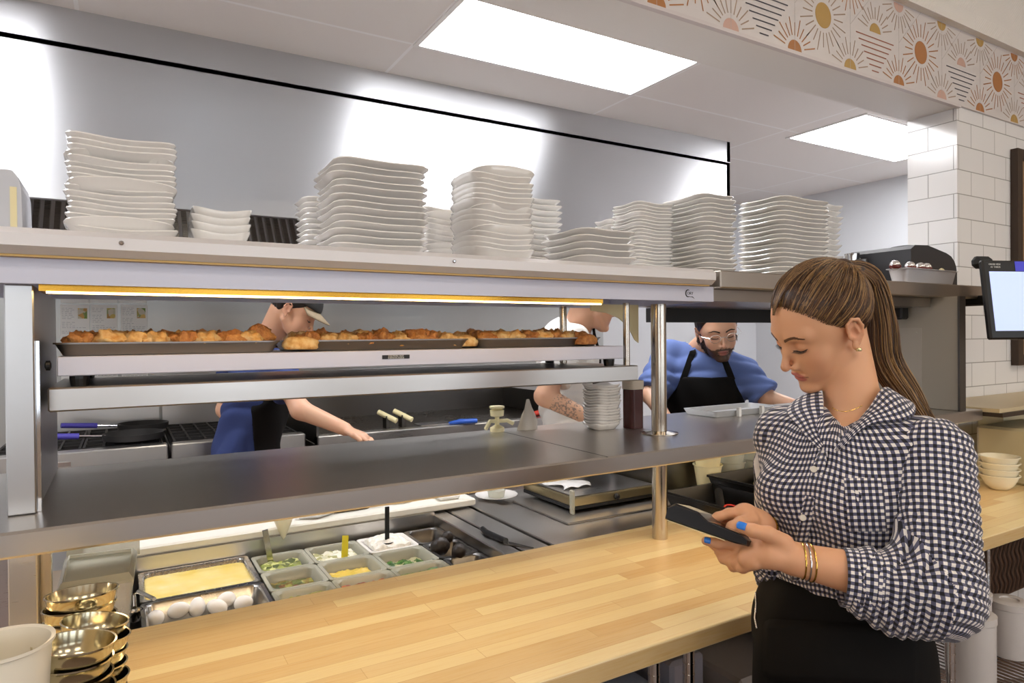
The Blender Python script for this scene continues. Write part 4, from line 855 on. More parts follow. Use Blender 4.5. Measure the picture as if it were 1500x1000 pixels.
m = MB(); m.box((2.2, 1.46, .30), (4.6, 1.48, .68)); m.build('board', mat('brown carved wood', '5a4030', .55), wc)
m = MB()
for i in range(60):
    x = 2.22+i*.04
    pts_ = [(x+(.03 if j % 2 else 0), .31+j*.045) for j in range(9)]
    for (xa_, za_), (xb_, zb_) in zip(pts_[:-1], pts_[1:]): m.add([(xa_-.006, 1.4555, za_), (xa_+.006, 1.4555, za_), (xb_+.006, 1.4555, zb_), (xb_-.006, 1.4555, zb_), (xa_, 1.4600, za_), (xb_, 1.46, zb_)], [(0, 1, 2, 3)])
m.build('zigzag_carving', mat('dark groove', '38261c', .6), wc); MB().box((2.18, 1.44, .68), (4.6, 1.48, .72)).build('top_rail', mat('rail wood', '4a3326', .5), wc)
for i, (px, lb) in enumerate(((898, 'leftmost chrome post under the counter front'), (958, 'middle chrome post under the counter front'), (1009, 'right chrome post under the counter front'))):
    q = at(px, 1000, y=1.05); tag(wire_post(q[0], 1.05 if i else 1.2, .858, '').build('chrome_post', M_CHROME, smooth=40), lb, 'post', 'chrome posts under the counter')
q = at(1060, 985, y=1.10)
tag(MB().box((1.34, 1.15, .0), (1.78, 1.5, .62), .01).build('grey_bin', mat('grey lidded bin', '8f8680', .5)), 'grey brown flat-lidded bin under the counter', 'bin')
tag(MB().box((1.85, 1.02, .45), (1.95, 1.2, .70), .006).build('white_carton', M_PAPER), 'white carton standing beside the navy cloth under the counter', 'box')
tag(MB().box((1.55, 1.1, .635), (1.83, 1.45, .75), .03).build('navy_cloth', mat('navy cloth', '20294a', .8)), 'navy blue folded cloth on top of the grey bin', 'cloth')
tag(MB().box((1.0, 1.15, .0), (1.18, 1.5, .6), .01).build('clear_tub', mat('blueish tub', '8f9ab0', .3)), 'bluish plastic tub under the counter by the left chrome posts', 'tub')
tag(MB().box((1.20, 1.25, .0), (1.32, 1.5, .66), .01).build('silver_bag', mat('silver bag', 'a9a6b0', .3, .5)), 'silvery folded bag between chrome posts under the counter', 'bag')
# plastic bag on the pass shelf and tray at its far side
q = at(822, 640, z=1.2105); zt = at(815, 592, y=q[1])[2]
tag(MB().loops([[(q[0]+w*math.cos(a)*(1+.2*math.sin(3*a+k)), q[1]+.18+.5*w*math.sin(a), z) for a in np.linspace(0, 2*math.pi, 16, endpoint=False)] for k, (w, z) in enumerate(((.034, 1.2108), (.030, 1.235), (.022, 1.26), (.012, 1.28), (.005, zt)))]).build('plastic_bag', mat('thin plastic', 'd9cfc0', .3, 0, Alpha=.75), smooth=60), 'pointed cloudy plastic bag slumped on the rear of the pass shelf', 'bag')
q = at(1015, 603, z=1.2105)
tt = thing('wire_tray', 'small white-edged tray with clips at the rear of the pass shelf', 'tray', (q[0], q[1], 1.2105))
c = (q[0]+.10, 1.70); m = MB().loops([rrect(.34, .14, .01, 1.2108, cx=c[0], cy=c[1]), rrect(.36, .16, .012, 1.232, cx=c[0], cy=c[1]), rrect(.34, .14, .01, 1.232, cx=c[0], cy=c[1]), rrect(.33, .13, .01, 1.214, cx=c[0], cy=c[1])]); m.build('tray', mat('tray white', 'cfd2d6', .3, .4), tt)
for dx in (-.08, .04): MB().box((c[0]+dx, c[1]-.095, 1.2108), (c[0]+dx+.012, c[1]-.083, 1.242)).build('clip', M_PAPER, tt)

# ================================================================== PEOPLE: smooth signed-distance figures meshed with surface nets
def smin(a, b, k):
    h = np.clip(.5+.5*(b-a)/k, 0, 1); return b*(1-h)+a*h - k*h*(1-h)
def smax(a, b, k): return -smin(-a, -b, k)
def sd_ell(Q, c, r, M=None):
    q = Q-np.array(c, np.float32)
    if M is not None: q = q @ np.array(M, np.float32).T
    r = np.array(r, np.float32); k0 = np.sqrt(((q/r)**2).sum(-1)+1e-12); k1 = np.sqrt(((q/(r*r))**2).sum(-1)+1e-12); return k0*(k0-1)/k1
def sd_cap(Q, a, b, ra, rb, sq=None):
    a = np.array(a, np.float32); b = np.array(b, np.float32); ba = b-a; pa = Q-a
    h = np.clip((pa @ ba)/(ba @ ba), 0, 1); d = pa-h[..., None]*ba
    if sq is not None:
        n, f = np.array(sq[0], np.float32), sq[1]; dn = d @ n; d = d + (dn*(f-1))[..., None]*n
    return np.sqrt((d*d).sum(-1)) - (ra+(rb-ra)*h)
def sd_chain(Q, pts, rs, k=.01, sq=None):
    d = None
    for i in range(len(pts)-1):
        e = sd_cap(Q, pts[i], pts[i+1], rs[i], rs[i+1], sq); d = e if d is None else smin(d, e, k)
    return d
def nets(fn, lo, hi, h):
    lo = np.array(lo, float); hi = np.array(hi, float); n = np.ceil((hi-lo)/h).astype(int)+1
    ax = [lo[i]+h*np.arange(n[i]) for i in range(3)]; V = np.empty(n, np.float32)
    for i0 in range(0, n[0], 24):
        X, Y, Z = np.meshgrid(ax[0][i0:i0+24], ax[1], ax[2], indexing='ij'); V[i0:i0+24] = fn(np.stack([X, Y, Z], -1).astype(np.float32))
    S = V < 0; c = [slice(None, -1), slice(1, None)]
    cnt = sum(S[c[i], c[j], c[k]].astype(np.int8) for i in (0, 1) for j in (0, 1) for k in (0, 1))
    act = (cnt > 0) & (cnt < 8); idx = -np.ones(act.shape, int); cells = np.argwhere(act); idx[act] = np.arange(len(cells))
    ps = np.zeros((len(cells), 3)); nn = np.zeros(len(cells))
    cor = [(i, j, k) for i in (0, 1) for j in (0, 1) for k in (0, 1)]
    for a in cor:
        for ax_ in range(3):
            if a[ax_]: continue
            b = list(a); b[ax_] = 1
            va = V[tuple((cells+a).T)]; vb = V[tuple((cells+b).T)]; m = (va < 0) != (vb < 0)
            t_ = np.where(m, va/np.where(m, va-vb, 1), 0); p = np.array(a)+np.zeros((len(cells), 3)); p[:, ax_] += t_
            ps[m] += p[m]; nn += m
    verts = lo + h*(cells + ps/nn[:, None])
    faces = []
    for ax_ in range(3):
        o1, o2 = [(1, 2), (2, 0), (0, 1)][ax_]
        sl = [slice(None)]*3; s2 = [slice(None)]*3; sl[ax_] = slice(None, -1); s2[ax_] = slice(1, None)
        ch = S[tuple(sl)] != S[tuple(s2)]; e = np.argwhere(ch); e = e[(e[:, o1] > 0) & (e[:, o2] > 0) & (e[:, o1] < n[o1]-1) & (e[:, o2] < n[o2]-1)]
        d1 = np.zeros(3, int); d1[o1] = 1; d2 = np.zeros(3, int); d2[o2] = 1
        q = np.stack([idx[tuple((e-d1-d2).T)], idx[tuple((e-d2).T)], idx[tuple(e.T)], idx[tuple((e-d1).T)]], 1)
        flip = S[tuple(e.T)]; q[~flip] = q[~flip][:, ::-1]; faces.append(q)
    return verts, np.concatenate(faces)
def np_mesh(name, parts, mats, parent, cols=None, uvs=None, mi=None):
    V = []; F = []; MI = []; C_ = []; U = []; o = 0
    for p in parts:
        v, f = p['v'], p['f']; V.append(v); F.append(f+o); o += len(v); MI.append(np.full(len(f), p.get('m', 0)))
        C_.append(p.get('c', np.ones((len(v), 3)))); U.append(p.get('uv', np.zeros((len(v), 2))))
    V = np.concatenate(V); F = np.concatenate(F); me = bpy.data.meshes.new(name)
    me.vertices.add(len(V)); me.vertices.foreach_set('co', V.astype(np.float32).ravel()); me.loops.add(F.size); me.loops.foreach_set('vertex_index', F.ravel().astype(np.int32))
    me.polygons.add(len(F)); me.polygons.foreach_set('loop_start', np.arange(0, F.size, 4, dtype=np.int32)); me.polygons.foreach_set('loop_total', np.full(len(F), 4, np.int32))
    for m in mats: me.materials.append(m)
    me.polygons.foreach_set('material_index', np.concatenate(MI).astype(np.int32))
    cc = np.concatenate(C_); ca = me.color_attributes.new('Col', 'FLOAT_COLOR', 'POINT'); ca.data.foreach_set('color', np.c_[cc, np.ones(len(cc))].astype(np.float32).ravel())
    uu = np.concatenate(U); ul = me.uv_layers.new(name='UVMap'); L = uu[F.ravel()].reshape(-1, 4, 2).copy()
    W_ = [p.get('wrap', 0) for p in parts]; wr = np.concatenate([np.full(len(p['f']), p.get('wrap', 0.0)) for p in parts])
    d = L[:, :, 0]-L[:, :1, 0]; wv = wr[:, None]; L[:, :, 0] -= np.where(wv > 0, wv*np.round(d/np.where(wv > 0, wv, 1)), 0)
    ul.data.foreach_set('uv', L.astype(np.float32).ravel()); me.update(calc_edges=True); me.validate()
    me.polygons.foreach_set('use_smooth', [True]*len(me.polygons))
    ob = bpy.data.objects.new(name, me); COL.objects.link(ob)
    if parent is not None: ob.parent = parent; ob.location = -Vector(parent.location)
    return ob
def l3(c): return np.array(lin(c)[:3])
def skin_mat(name, rough=.48):
    m = mat(name, 'e0b49a', rough); t = NT(m); a = t.n('ShaderNodeAttribute', attribute_name='Col'); t.l(a.outputs['Color'], t.b.inputs['Base Color'])
    t.b.inputs['Subsurface Weight'].default_value = .12; t.b.inputs['Subsurface Radius'].default_value = (.012, .004, .002); t.b.inputs['Subsurface Scale'].default_value = .5
    t.bump(t.noise(t.coords((1, 1, 1)), 500, 2), .05, .001); return m
M_SKIN = skin_mat('skin')
def hair_mat(name, c0, c1, c2):
    m = mat(name, c1, .38); t = NT(m); a = t.n('ShaderNodeAttribute', attribute_name='Col'); s = t.n('ShaderNodeSeparateColor'); t.l(a.outputs['Color'], s.inputs[0])
    t.l(t.ramp(s.outputs[0], [(0.0, c0), (.5, c1), (1.0, c2)]), t.b.inputs['Base Color']); return m
def strands(paths, rads, r0, taper=True, seed=0, sides=3):
    """paths (N,K,3) -> tapered thin tubes; colour red channel = random shade"""
    N, K, _ = paths.shape; rg = np.random.RandomState(seed)
    T = np.gradient(paths, axis=1); T /= np.linalg.norm(T, axis=2, keepdims=True)+1e-9
    ref = np.array([.3, .5, .81]); A = np.cross(T, ref); A /= np.linalg.norm(A, axis=2, keepdims=True)+1e-9; B = np.cross(T, A)
    rr = r0*rads*(np.interp(np.linspace(0, 1, K), [0, .1, .7, 1], [.6, 1, 1, .25 if taper else 1]))[None, :]
    ang = 2*np.pi*np.arange(sides)/sides
    v = paths[:, :, None]+rr[:, :, None, None]*(np.cos(ang)[None, None, :, None]*A[:, :, None]+np.sin(ang)[None, None, :, None]*B[:, :, None])
    base = (np.arange(N)[:, None, None]*K+np.arange(K-1)[None, :, None])*sides; s = np.arange(sides)[None, None]; s1 = (s+1) % sides
    f = np.stack([base+s, base+s1, base+sides+s1, base+sides+s], -1).reshape(-1, 4)
    col = np.repeat(rg.rand(N), K*sides)[:, None]*np.ones(3); return dict(v=v.reshape(-1, 3), f=f, c=col)
# ---------------------------------------------------------------- head (local frame: s = figure's left, f = forward, u = up; origin between the eyes)
def head_sdf(Q, g, neck=None, k=.012):
    s, f, u = Q[..., 0], Q[..., 1], Q[..., 2]; A = np.abs(s); Qa = np.stack([A, f, u], -1)
    d = sd_ell(Q, (0, -.012, .032), (.073, .094, .088))
    d = smin(d, sd_ell(Q, (0, .030, .010), (.062, .056, .075)), .02)             # face mass
    d = smin(d, sd_ell(Q, (0, .034, -.045), (.047, .046, .056)), .025)
    d = smin(d, sd_cap(Qa, (.052, -.002, -.054), (.013, .066, -.098), .011*g['jaw'], .012*g['jaw']), .020)
    d = smin(d, sd_ell(Qa, (.033, .054, -.036), (.022, .022, .026)), .022)         # cheeks
    d = smin(d, sd_ell(Q, (0, .078, -.097), (.015, .012, .013)), .014)              # chin
    d = smin(d, sd_cap(Qa, (.012, .079, .020), (.044, .066, .020), .006, .007), .018)   # brow
    d = smin(d, sd_ell(Q, (0, .071, -.070), (.024, .0155, .018)), .014)              # muzzle
    d = smax(d, -sd_ell(Qa, (.031, .092, -.001), (.019, .0145, .011)), .012)         # sockets
    d = smin(d, sd_ell(Qa, (.0305, .0675, -.002), (.0155, .0138, .0125)), .004)      # lids over eyeball
    e = sd_chain(Q, [(0, .078, .010), (0, .090, -.012), (0, .1045, -.034)], [.0060, .0062, .0072], .008)
    e = smin(e, sd_ell(Q, (0, .1035, -.0385), (.0078, .0078, .0070)), .006)
    e = smin(e, sd_ell(Qa, (.0112, .0885, -.0425), (.0058, .0100, .0060)), .007)
    e = smin(e, sd_cap(Qa, (.006, .078, -.006), (.0125, .076, -.036), .0055, .0075), .010)
    d = smin(d, e, .013)
    d = smax(d, -sd_ell(Qa, (.0068, .0955, -.0475), (.0034, .0052, .0040)), .003)
    up = sd_ell(Qa, (.0070, .0838, -.0640), (.0145, .0066, .0042)); lo = sd_ell(Q, (0, .0825, -.0728), (.0165, .0072, .0048))
    d = smin(d, sd_ell(Qa, (.024, .057, -.058), (.018, .017, .020)), .018)
    d = smin(d, smin(up, lo, .002), .0035)
    d = smax(d, -sd_cap(Qa, (0, .0925, -.0690), (.0215, .0815, -.0668), .0014, .0008), .002)
    # ear
    ear = sd_ell(Qa, (.0735, -.011, -.012), (.0050, .0150, .024)); ear = smin(ear, sd_ell(Qa, (.0740, -.002, -.037), (.0045, .0070, .0090)), .004)
    hx = sd_chain(Qa, [(.0745, .004, -.006), (.0785, .002, .010), (.0805, -.009, .0165), (.0810, -.021, .010), (.0800, -.0255, -.006), (.0780, -.021, -.022), (.0765, -.010, -.034)], [.0022, .0026, .0030, .0032, .0030, .0028, .0026], .003)
    ear = smin(ear, hx, .0035); ear = smax(ear, -sd_ell(Qa, (.0815, -.007, -.011), (.0080, .0085, .0125)), .002); ear = smin(ear, sd_cap(Qa, (.0775, -.014, .006), (.0775, -.016, -.014), .0020, .0022), .003)
    ear = smin(ear, sd_ell(Qa, (.0755, .0035, -.016), (.0035, .0035, .006)), .003)
    d = smin(d, ear, .006)
    return d
def head_cols(v, base, lip, blush, beard=None):
    s, f, u = v[:, 0], v[:, 1], v[:, 2]; A = np.abs(s); c = np.tile(l3(base), (len(v), 1))
    def mx(m, col):
        m = np.clip(m, 0, 1)[:, None]; c[:] = c*(1-m)+l3(col)*m
    g = lambda cx_, cf, cu, r: np.exp(-(((A-cx_)**2+(f-cf)**2+(u-cu)**2)/r**2))
    mx(.30*g(.042, .066, -.034, .024), blush); mx(.35*g(0, .108, -.038, .014), blush); mx(.30*g(.03, .08, 0, .016), blush)
    ml = np.maximum(1-((A/.0215)**2+((u+.0645)/.0050)**2), 1-((A/.0200)**2+((u+.0730)/.0060)**2)); mx((ml*4)*(f > .07), lip)
    mx(1.2*np.exp(-(((A-.0068)/.0034)**2+((u+.0478)/.0034)**2+((f-.094)/.009)**2)), '5a2a20')
    mx(.9*(f > .07)*np.exp(-((u+.0688)/.0011)**2)*(A < .024), '7a3a34')
    mx(.5*np.exp(-(((A-.076)/.008)**2+((f+.010)/.02)**2+((u+.01)/.03)**2)), blush)
    if beard is not None:
        b = ((u < -.045-.5*np.clip(f-.05, -1, .03)) & (f > -.012) & ~((ml > 0) & (f > .075))) | ((u < -.052) & (u > -.060) & (A < .03) & (f > .07))
        mx(b.astype(float)*.95, beard); mx(.45*((u < -.03) & (f > -.012) & (f < .03)), beard)
    return c
class Frame:
    def __init__(s, c, S, F, U, sc=1.0): s.c = np.array(c, float); s.M = np.stack([_n(np.array(S, float)), _n(np.array(F, float)), _n(np.array(U, float))]); s.k = sc
    def w(s, v): return s.c + s.k*(np.asarray(v, float) @ s.M)
    def l(s, p): return ((np.asarray(p, float)-s.c) @ s.M.T)/s.k
def orient(yaw_dir, pitch, roll=0):
    """facing frame from horizontal world direction (x,y), pitch down (rad), roll"""
    Fh = _n(np.array([yaw_dir[0], yaw_dir[1], 0.])); U0 = np.array([0, 0, 1.]); S = np.cross(U0, Fh)
    F = Fh*math.cos(pitch)-U0*math.sin(pitch); U = U0*math.cos(pitch)+Fh*math.sin(pitch)
    S2 = S*math.cos(roll)+U*math.sin(roll); return S2, F, U*math.cos(roll)-S*math.sin(roll)
def make_head(fr, nb, base, lip, blush, h=.0026, jaw=1.0, neck_r=(.050, .056), beard=None, chest=None, chest_col=None):
    nbl = fr.l(nb)
    def fn(Q):
        d = head_sdf(Q, dict(jaw=jaw)); n_ = sd_cap(Q, (0, -.034, -.034), tuple(nbl), neck_r[0]/fr.k, neck_r[1]/fr.k); d = smin(d, n_, .010)
        if chest is not None:
            for a, b, ra, rb in chest: d = smin(d, sd_cap(Q, fr.l(a), fr.l(b), ra/fr.k, rb/fr.k), .03)
        return d
    lo = np.minimum([-.09, -.125, -.125], nbl-.075); hi = np.maximum([.09, .125, .13], nbl+.075)
    if chest is not None:
        for a, b, ra, rb in chest:
            for q in (fr.l(a), fr.l(b)): lo = np.minimum(lo, q-ra-.01); hi = np.maximum(hi, q+ra+.01)
    v, f = nets(fn, lo, hi, h); c = head_cols(v, base, lip, blush, beard)
    return dict(v=fr.w(v), f=f, c=c), fn
def surf_proj(fn, dirs, ctr, r0=.03, r1=.16):
    lo = np.full(len(dirs), r0); hi = np.full(len(dirs), r1)
    for _ in range(22):
        m = (lo+hi)/2; ins = fn((ctr+dirs*m[:, None]).astype(np.float32)) < 0; lo = np.where(ins, m, lo); hi = np.where(ins, hi, m)
    return lo
def hairline(f): return np.interp(f, [-.12, -.085, -.060, -.040, -.028, -.010, .010, .035, .060, .078, .100], [-.085, -.082, -.078, -.050, -.012, -.004, .008, .030, .064, .086, .092])
def f_on(fn, s_, u_, off=0.0):
    F_ = np.linspace(.13, .02, 221); Q = np.stack([np.full(221, s_), F_, np.full(221, u_)], -1).astype(np.float32); v_ = fn(Q) < 0
    return F_[int(np.argmax(v_))]+off
def eye_details(fr, parent, fn, brow='6b4a34', lash='1c1412', closed=True, side=(1, -1), glass=False):
    for sg in side:
        th = np.linspace(-1, 1, 15); m = MB()
        lid = lambda t_: (sg*(.0305+.0145*t_), -.0062-.0042*math.cos(t_*1.45)+.001*t_)
        rim = [fr.w((lid(t_)[0], f_on(fn, *lid(t_), .0002), lid(t_)[1])) for t_ in th]
        m.tube(rim, [.0007*fr.k+.0009*fr.k*math.sin(math.pi*i/14) for i in range(15)], 6)
        for i in range(1, 14):
            p = np.array([lid(th[i])[0], f_on(fn, *lid(th[i])), lid(th[i])[1]]); o_ = np.array([sg*.004*th[i], .0055, -.0035])
            m.tube([fr.w(p), fr.w(p+o_*.6), fr.w(p+o_+np.array([0, .001, .0012]))], [.0007, .0005, .0001], 4)
        m.build('eyelashes', mat('lash '+lash, lash, .6), parent)
        m = MB(); rg = random.Random(3)
        for i in range(46):
            t_ = i/45; s0 = .011+.036*t_; u0 = .0165+.0065*math.sin(min(1, t_*1.25)*math.pi*.62)-.004*max(0, t_-.6)*2.5; f0 = f_on(fn, sg*s0, u0, .0003)
            for j in range(4 if t_ < .75 else 2):
                uu = u0+rg.uniform(-.0028, .0024)*(1-.5*t_); p = np.array([sg*s0, f0, uu]); m.tube([fr.w(p), fr.w(p+np.array([sg*.0045, f_on(fn, sg*(s0+.0045), uu+.0018*(1-t_*1.6), .0006)-f0, .0018*(1-t_*1.6)]))], [.00085, .00040], 4)
        m.build('eyebrow', mat('brow '+brow, brow, .7), parent)
# ---------------------------------------------------------------- the waitress
WT = thing('person', 'woman in a dark gingham shirt and black apron looking down at a handheld terminal', 'person', (1.14, .74, 0))
FS, FF, FU = np.array([-.294, -.9471, -.1287]), np.array([-.8121, .3185, -.4888]), np.array([-.504, .0392, .8628])
HFR = Frame((1.141, .785, 1.517), FS, FF, FU, .965)
NB = np.array([1.178, .742, 1.345])
SKB, LIPC, BLU = 'dca680', 'bd6c62', 'cc8464'
shR = np.array([1.128, .868, 1.290]); shL = np.array([1.170, .600, 1.298])
chest = [((1.135, .80, 1.285), (1.155, .68, 1.285), .060, .060), ((1.10, .76, 1.22), (1.12, .72, 1.22), .062, .062)]
hp, hfn = make_head(HFR, NB, SKB, LIPC, BLU, h=.0019, neck_r=(.0440, .050), chest=chest)
# fingers/hands: chains through photo points at hand depth
def Pm(*a): return [P(*q) for q in a]
elL = P(1376, 868, 1.02); wrL = P(1163, 818, 1.075)
elR = P(1152, 836, 1.32); wrR = P(1112, 769, 1.20)
def handL(Q):
    d = sd_cap(Q, elL*.6+wrL*.4, wrL, .037, .0255)
    d = smin(d, sd_cap(Q, wrL, P(1125, 806, 1.085), .025, .027, ((0, 0, 1.), 1.15)), .014)
    d = smin(d, sd_cap(Q, P(1130, 798, 1.09), P(1098, 800, 1.115), .021, .017), .014)
    d = smin(d, sd_cap(Q, P(1130, 815, 1.07), P(1094, 818, 1.09), .019, .015), .014)
    fg = sd_chain(Q, Pm((1148, 795, 1.07), (1125, 782, 1.06), (1103, 777, 1.065), (1084, 771, 1.075)), [.0155, .0120, .0105, .0088], .006)   # thumb
    d = smin(d, fg, .010)
    i1 = sd_chain(Q, Pm((1104, 797, 1.10), (1075, 796, 1.125), (1052, 796, 1.135), (1034, 792, 1.14)), [.0125, .0098, .0088, .0075], .005)
    i2 = sd_chain(Q, Pm((1100, 806, 1.095), (1076, 812, 1.13), (1056, 806, 1.155), (1043, 797, 1.165)), [.0125, .0098, .0086, .0072], .005)
    i3 = sd_chain(Q, Pm((1100, 815, 1.09), (1078, 823, 1.115), (1060, 818, 1.15), (1052, 808, 1.165)), [.0122, .0095, .0085, .0072], .005)
    i4 = sd_chain(Q, Pm((1106, 824, 1.075), (1088, 831, 1.10), (1074, 830, 1.13), (1066, 822, 1.15)), [.0115, .0088, .0076, .0065], .005)
    for i in (i1, i2, i3, i4): d = smin(d, i, .0035)
    return d
def handR(Q):
    d = sd_cap(Q, elR*.6+wrR*.4, wrR, .036, .025)
    d = smin(d, sd_cap(Q, wrR, P(1092, 757, 1.195), .0235, .025), .014)
    d = smin(d, sd_chain(Q, Pm((1100, 762, 1.175), (1085, 766, 1.155), (1073, 772, 1.145), (1068, 779, 1.140)), [.014, .0110, .0098, .0082], .006), .008)
    i1 = sd_chain(Q, Pm((1088, 750, 1.195), (1068, 752, 1.19), (1052, 757, 1.185), (1041, 762, 1.18)), [.0125, .0095, .0085, .0070], .005)
    i2 = sd_chain(Q, Pm((1082, 756, 1.205), (1062, 758, 1.21), (1050, 763, 1.205), (1044, 770, 1.195)), [.0120, .0095, .0085, .0072], .005)
    i3 = sd_chain(Q, Pm((1082, 764, 1.21), (1066, 770, 1.22), (1056, 776, 1.215), (1050, 782, 1.205)), [.0118, .0092, .0082, .0070], .005)
    i4 = sd_chain(Q, Pm((1088, 772, 1.21), (1076, 780, 1.215), (1068, 786, 1.21), (1062, 790, 1.20)), [.0108, .0086, .0075, .0064], .005)
    for i in (i1, i2, i3, i4): d = smin(d, i, .0035)
    return d
def skin_cols(v, base, sp=None):
    c = np.tile(l3(base), (len(v), 1)); return c
def part_of(fn, pts, r, h, base): 
    pts = np.array(pts); v, f = nets(fn, pts.min(0)-r, pts.max(0)+r, h); return dict(v=v, f=f, c=skin_cols(v, base))
hL = part_of(handL, [elL*.6+wrL*.4, wrL, P(1034, 792, 1.14), P(1050, 825, 1.17), P(1084, 771, 1.06)], .045, .0024, 'dba37c')
hR = part_of(handR, [elR*.6+wrR*.4, wrR, P(1041, 755, 1.14), P(1050, 790, 1.22)], .045, .0024, 'dba37c')
hip_c = np.array([1.135, .752])
def torso(Q):
    d = sd_ell(Q, (1.145, .742, 1.20), (.085, .140, .15)); d = smin(d, sd_ell(Q, (1.14, .748, 1.03), (.080, .115, .14)), .05); d = smin(d, sd_ell(Q, (1.145, .75, .90), (.095, .145, .13)), .05)
    d = smin(d, sd_cap(Q, shR, elR, .030, .028), .02); d = smin(d, sd_cap(Q, shL, elL, .036, .034), .02); d = smin(d, sd_cap(Q, elL, elL*.6+wrL*.4, .034, .034), .02); d = smin(d, sd_cap(Q, elR, elR*.6+wrR*.4, .034, .034), .02)
    for y in (.69, .82): d = smin(d, sd_chain(Q, [(1.145, y, .86), (1.13, y, .47), (1.17, y, .08)], [.075, .05, .035], .03), .03); d = smin(d, sd_cap(Q, (1.18, y, .035), (1.00, y, .03), .034, .028), .03)
    return d
tv, tf = nets(torso, (.88, .38, -.005), (1.32, 1.0, 1.42), .009)
np_mesh('body', [hp, hL, hR, dict(v=tv, f=tf, c=skin_cols(tv, SKB))], [M_SKIN], WT)
eye_details(HFR, WT, hfn)
# shoes
for y in (.69, .82):
    v_, f_ = nets(lambda Q: smax(smin(sd_cap(Q, (1.19, y, .05), (.97, y, .045), .044, .036), sd_cap(Q, (1.19, y, .06), (1.185, y, .10), .044, .046), .02), .001-Q[..., 2], .004), (.9, y-.07, -.004), (1.26, y+.07, .16), .006); np_mesh('shoe', [dict(v=v_, f=f_)], [M_BLACKM], WT)
# hair
M_HAIR = hair_mat('brown hair', '22120a', '5e3f28', 'a5804f')
BP = np.array([0, -.088, .078])
def cap_fn(Q): return smin(sd_ell(Q, (0, -.012, .032), (.073, .094, .088)), sd_ell(Q, (0, .030, .010), (.062, .056, .075)), .02)
def hair_cap(Q):
    hl = hairline(Q[..., 1])+.005; d = cap_fn(Q)-(.0006+.0050*np.clip((Q[..., 2]-hl)/.045, 0, 1))
    part = .0022*np.exp(-(Q[..., 0]/.004)**2)*(Q[..., 1] > -.03)
    d = smax(d+part, (hl-Q[..., 2])*.75, .002); return smin(d, sd_ell(Q, tuple(BP), (.020, .018, .020)), .012)
hv, hf = nets(hair_cap, (-.095, -.13, -.11), (.095, .10, .15), .003)
ang = np.arctan2(hv[:, 0], (hv[:, 2]-.02)); hcol = .30+.25*np.sin(ang*57+4*np.sin(hv[:, 1]*40))+.2*np.sin(ang*131+2)
rg = np.random.RandomState(5)
ctr = np.array([0, -.010, .030]); N = 2300
ff = rg.uniform(-.075, .090, N); uu = hairline(ff)+.0015; sgn = np.where(rg.rand(N) < .62, 1, -1); half = cap_fn
st0 = []
for i in range(N):
    lo_, hi_ = 0., .12
    for _ in range(16):
        m_ = (lo_+hi_)/2
        if cap_fn(np.array([m_, ff[i], uu[i]], np.float32)) < 0: lo_ = m_
        else: hi_ = m_
    st0.append([sgn[i]*lo_, ff[i], uu[i]])
st0 = np.array(st0); st0[:, 2] += rg.uniform(-.002, .006, N); top = rg.rand(N) < .42     # strands starting along the parting
fp = rg.uniform(.0, .078, N); st0[top] = np.c_[sgn[top]*rg.uniform(.0005, .003, top.sum()), fp[top], np.interp(fp[top], [0, .05, .078], [.12, .098, .066])]
K = 22; d0 = st0-ctr; d0 /= np.linalg.norm(d0, axis=1)[:, None]; d1 = BP-ctr + rg.normal(0, .007, (N, 3)); d1 /= np.linalg.norm(d1, axis=1)[:, None]
om = np.arccos(np.clip((d0*d1).sum(1), -1, 1)); tt_ = np.linspace(0, 1, K)
sag = np.array([0, 0, -1.])*.0
dirs = (np.sin((1-tt_)[None]*om[:, None])/np.sin(om)[:, None])[..., None]*d0[:, None]+(np.sin(tt_[None]*om[:, None])/np.sin(om)[:, None])[..., None]*d1[:, None]
dirs[..., 2] -= (.10*np.sin(np.pi*tt_)*(1-tt_))[None]*(~top)[:, None]; dirs[..., 0] += (.11*np.sin(np.pi*tt_)*(1-tt_*.5))[None]*(sgn*top)[:, None]
dirs /= np.linalg.norm(dirs, axis=2, keepdims=True)
rr_ = surf_proj(cap_fn, dirs.reshape(-1, 3), ctr).reshape(N, K)+(.0004+.0064*np.clip(tt_*3.2, .0, 1)**.8)[None]*(~top)[:, None]+.0068*top[:, None]+rg.uniform(-.0012, .0016, (N, 1))*np.clip(tt_*4, .1, 1)[None]
pl_ = ctr+dirs*rr_[..., None]
sp_ = strands(HFR.w(pl_), np.ones((N, 1))*rg.uniform(.6, 1.3, (N, 1)), .00085, seed=2)
# ponytail
cp = np.array([HFR.w(BP+[0, -.006, .002]), P(1264, 400, 1.27), P(1280, 424, 1.29), P(1290, 470, 1.28), P(1296, 525, 1.27), P(1322, 570, 1.25), P(1345, 605, 1.22), P(1362, 622, 1.20)])
def crom(cp, n):
    q = np.vstack([2*cp[0]-cp[1], cp, 2*cp[-1]-cp[-2]]); out = []
    for t_ in np.linspace(0, len(cp)-1-1e-6, n):
        i = int(t_); u_ = t_-i; a, b, c, d = q[i:i+4]; out.append(.5*(2*b+(c-a)*u_+(2*a-5*b+4*c-d)*u_**2+(3*b-3*c+d-a)*u_**3))
    return np.array(out)
Kp = 30; cen = crom(cp, Kp); T_ = np.gradient(cen, axis=0); T_ /= np.linalg.norm(T_, axis=1)[:, None]
ax1 = np.cross(T_, RC[:, 2]); ax1 /= np.linalg.norm(ax1, axis=1)[:, None]; ax2 = np.cross(T_, ax1)
prof = np.interp(np.linspace(0, 1, Kp), [0, .06, .2, .5, .75, 1], [.010, .015, .025, .030, .024, .008])
Np = 1300; th_ = rg.uniform(0, 2*np.pi, Np); rd = np.sqrt(rg.rand(Np)); tw_ = rg.normal(0, .25, Np); tl = np.linspace(0, 1, Kp)
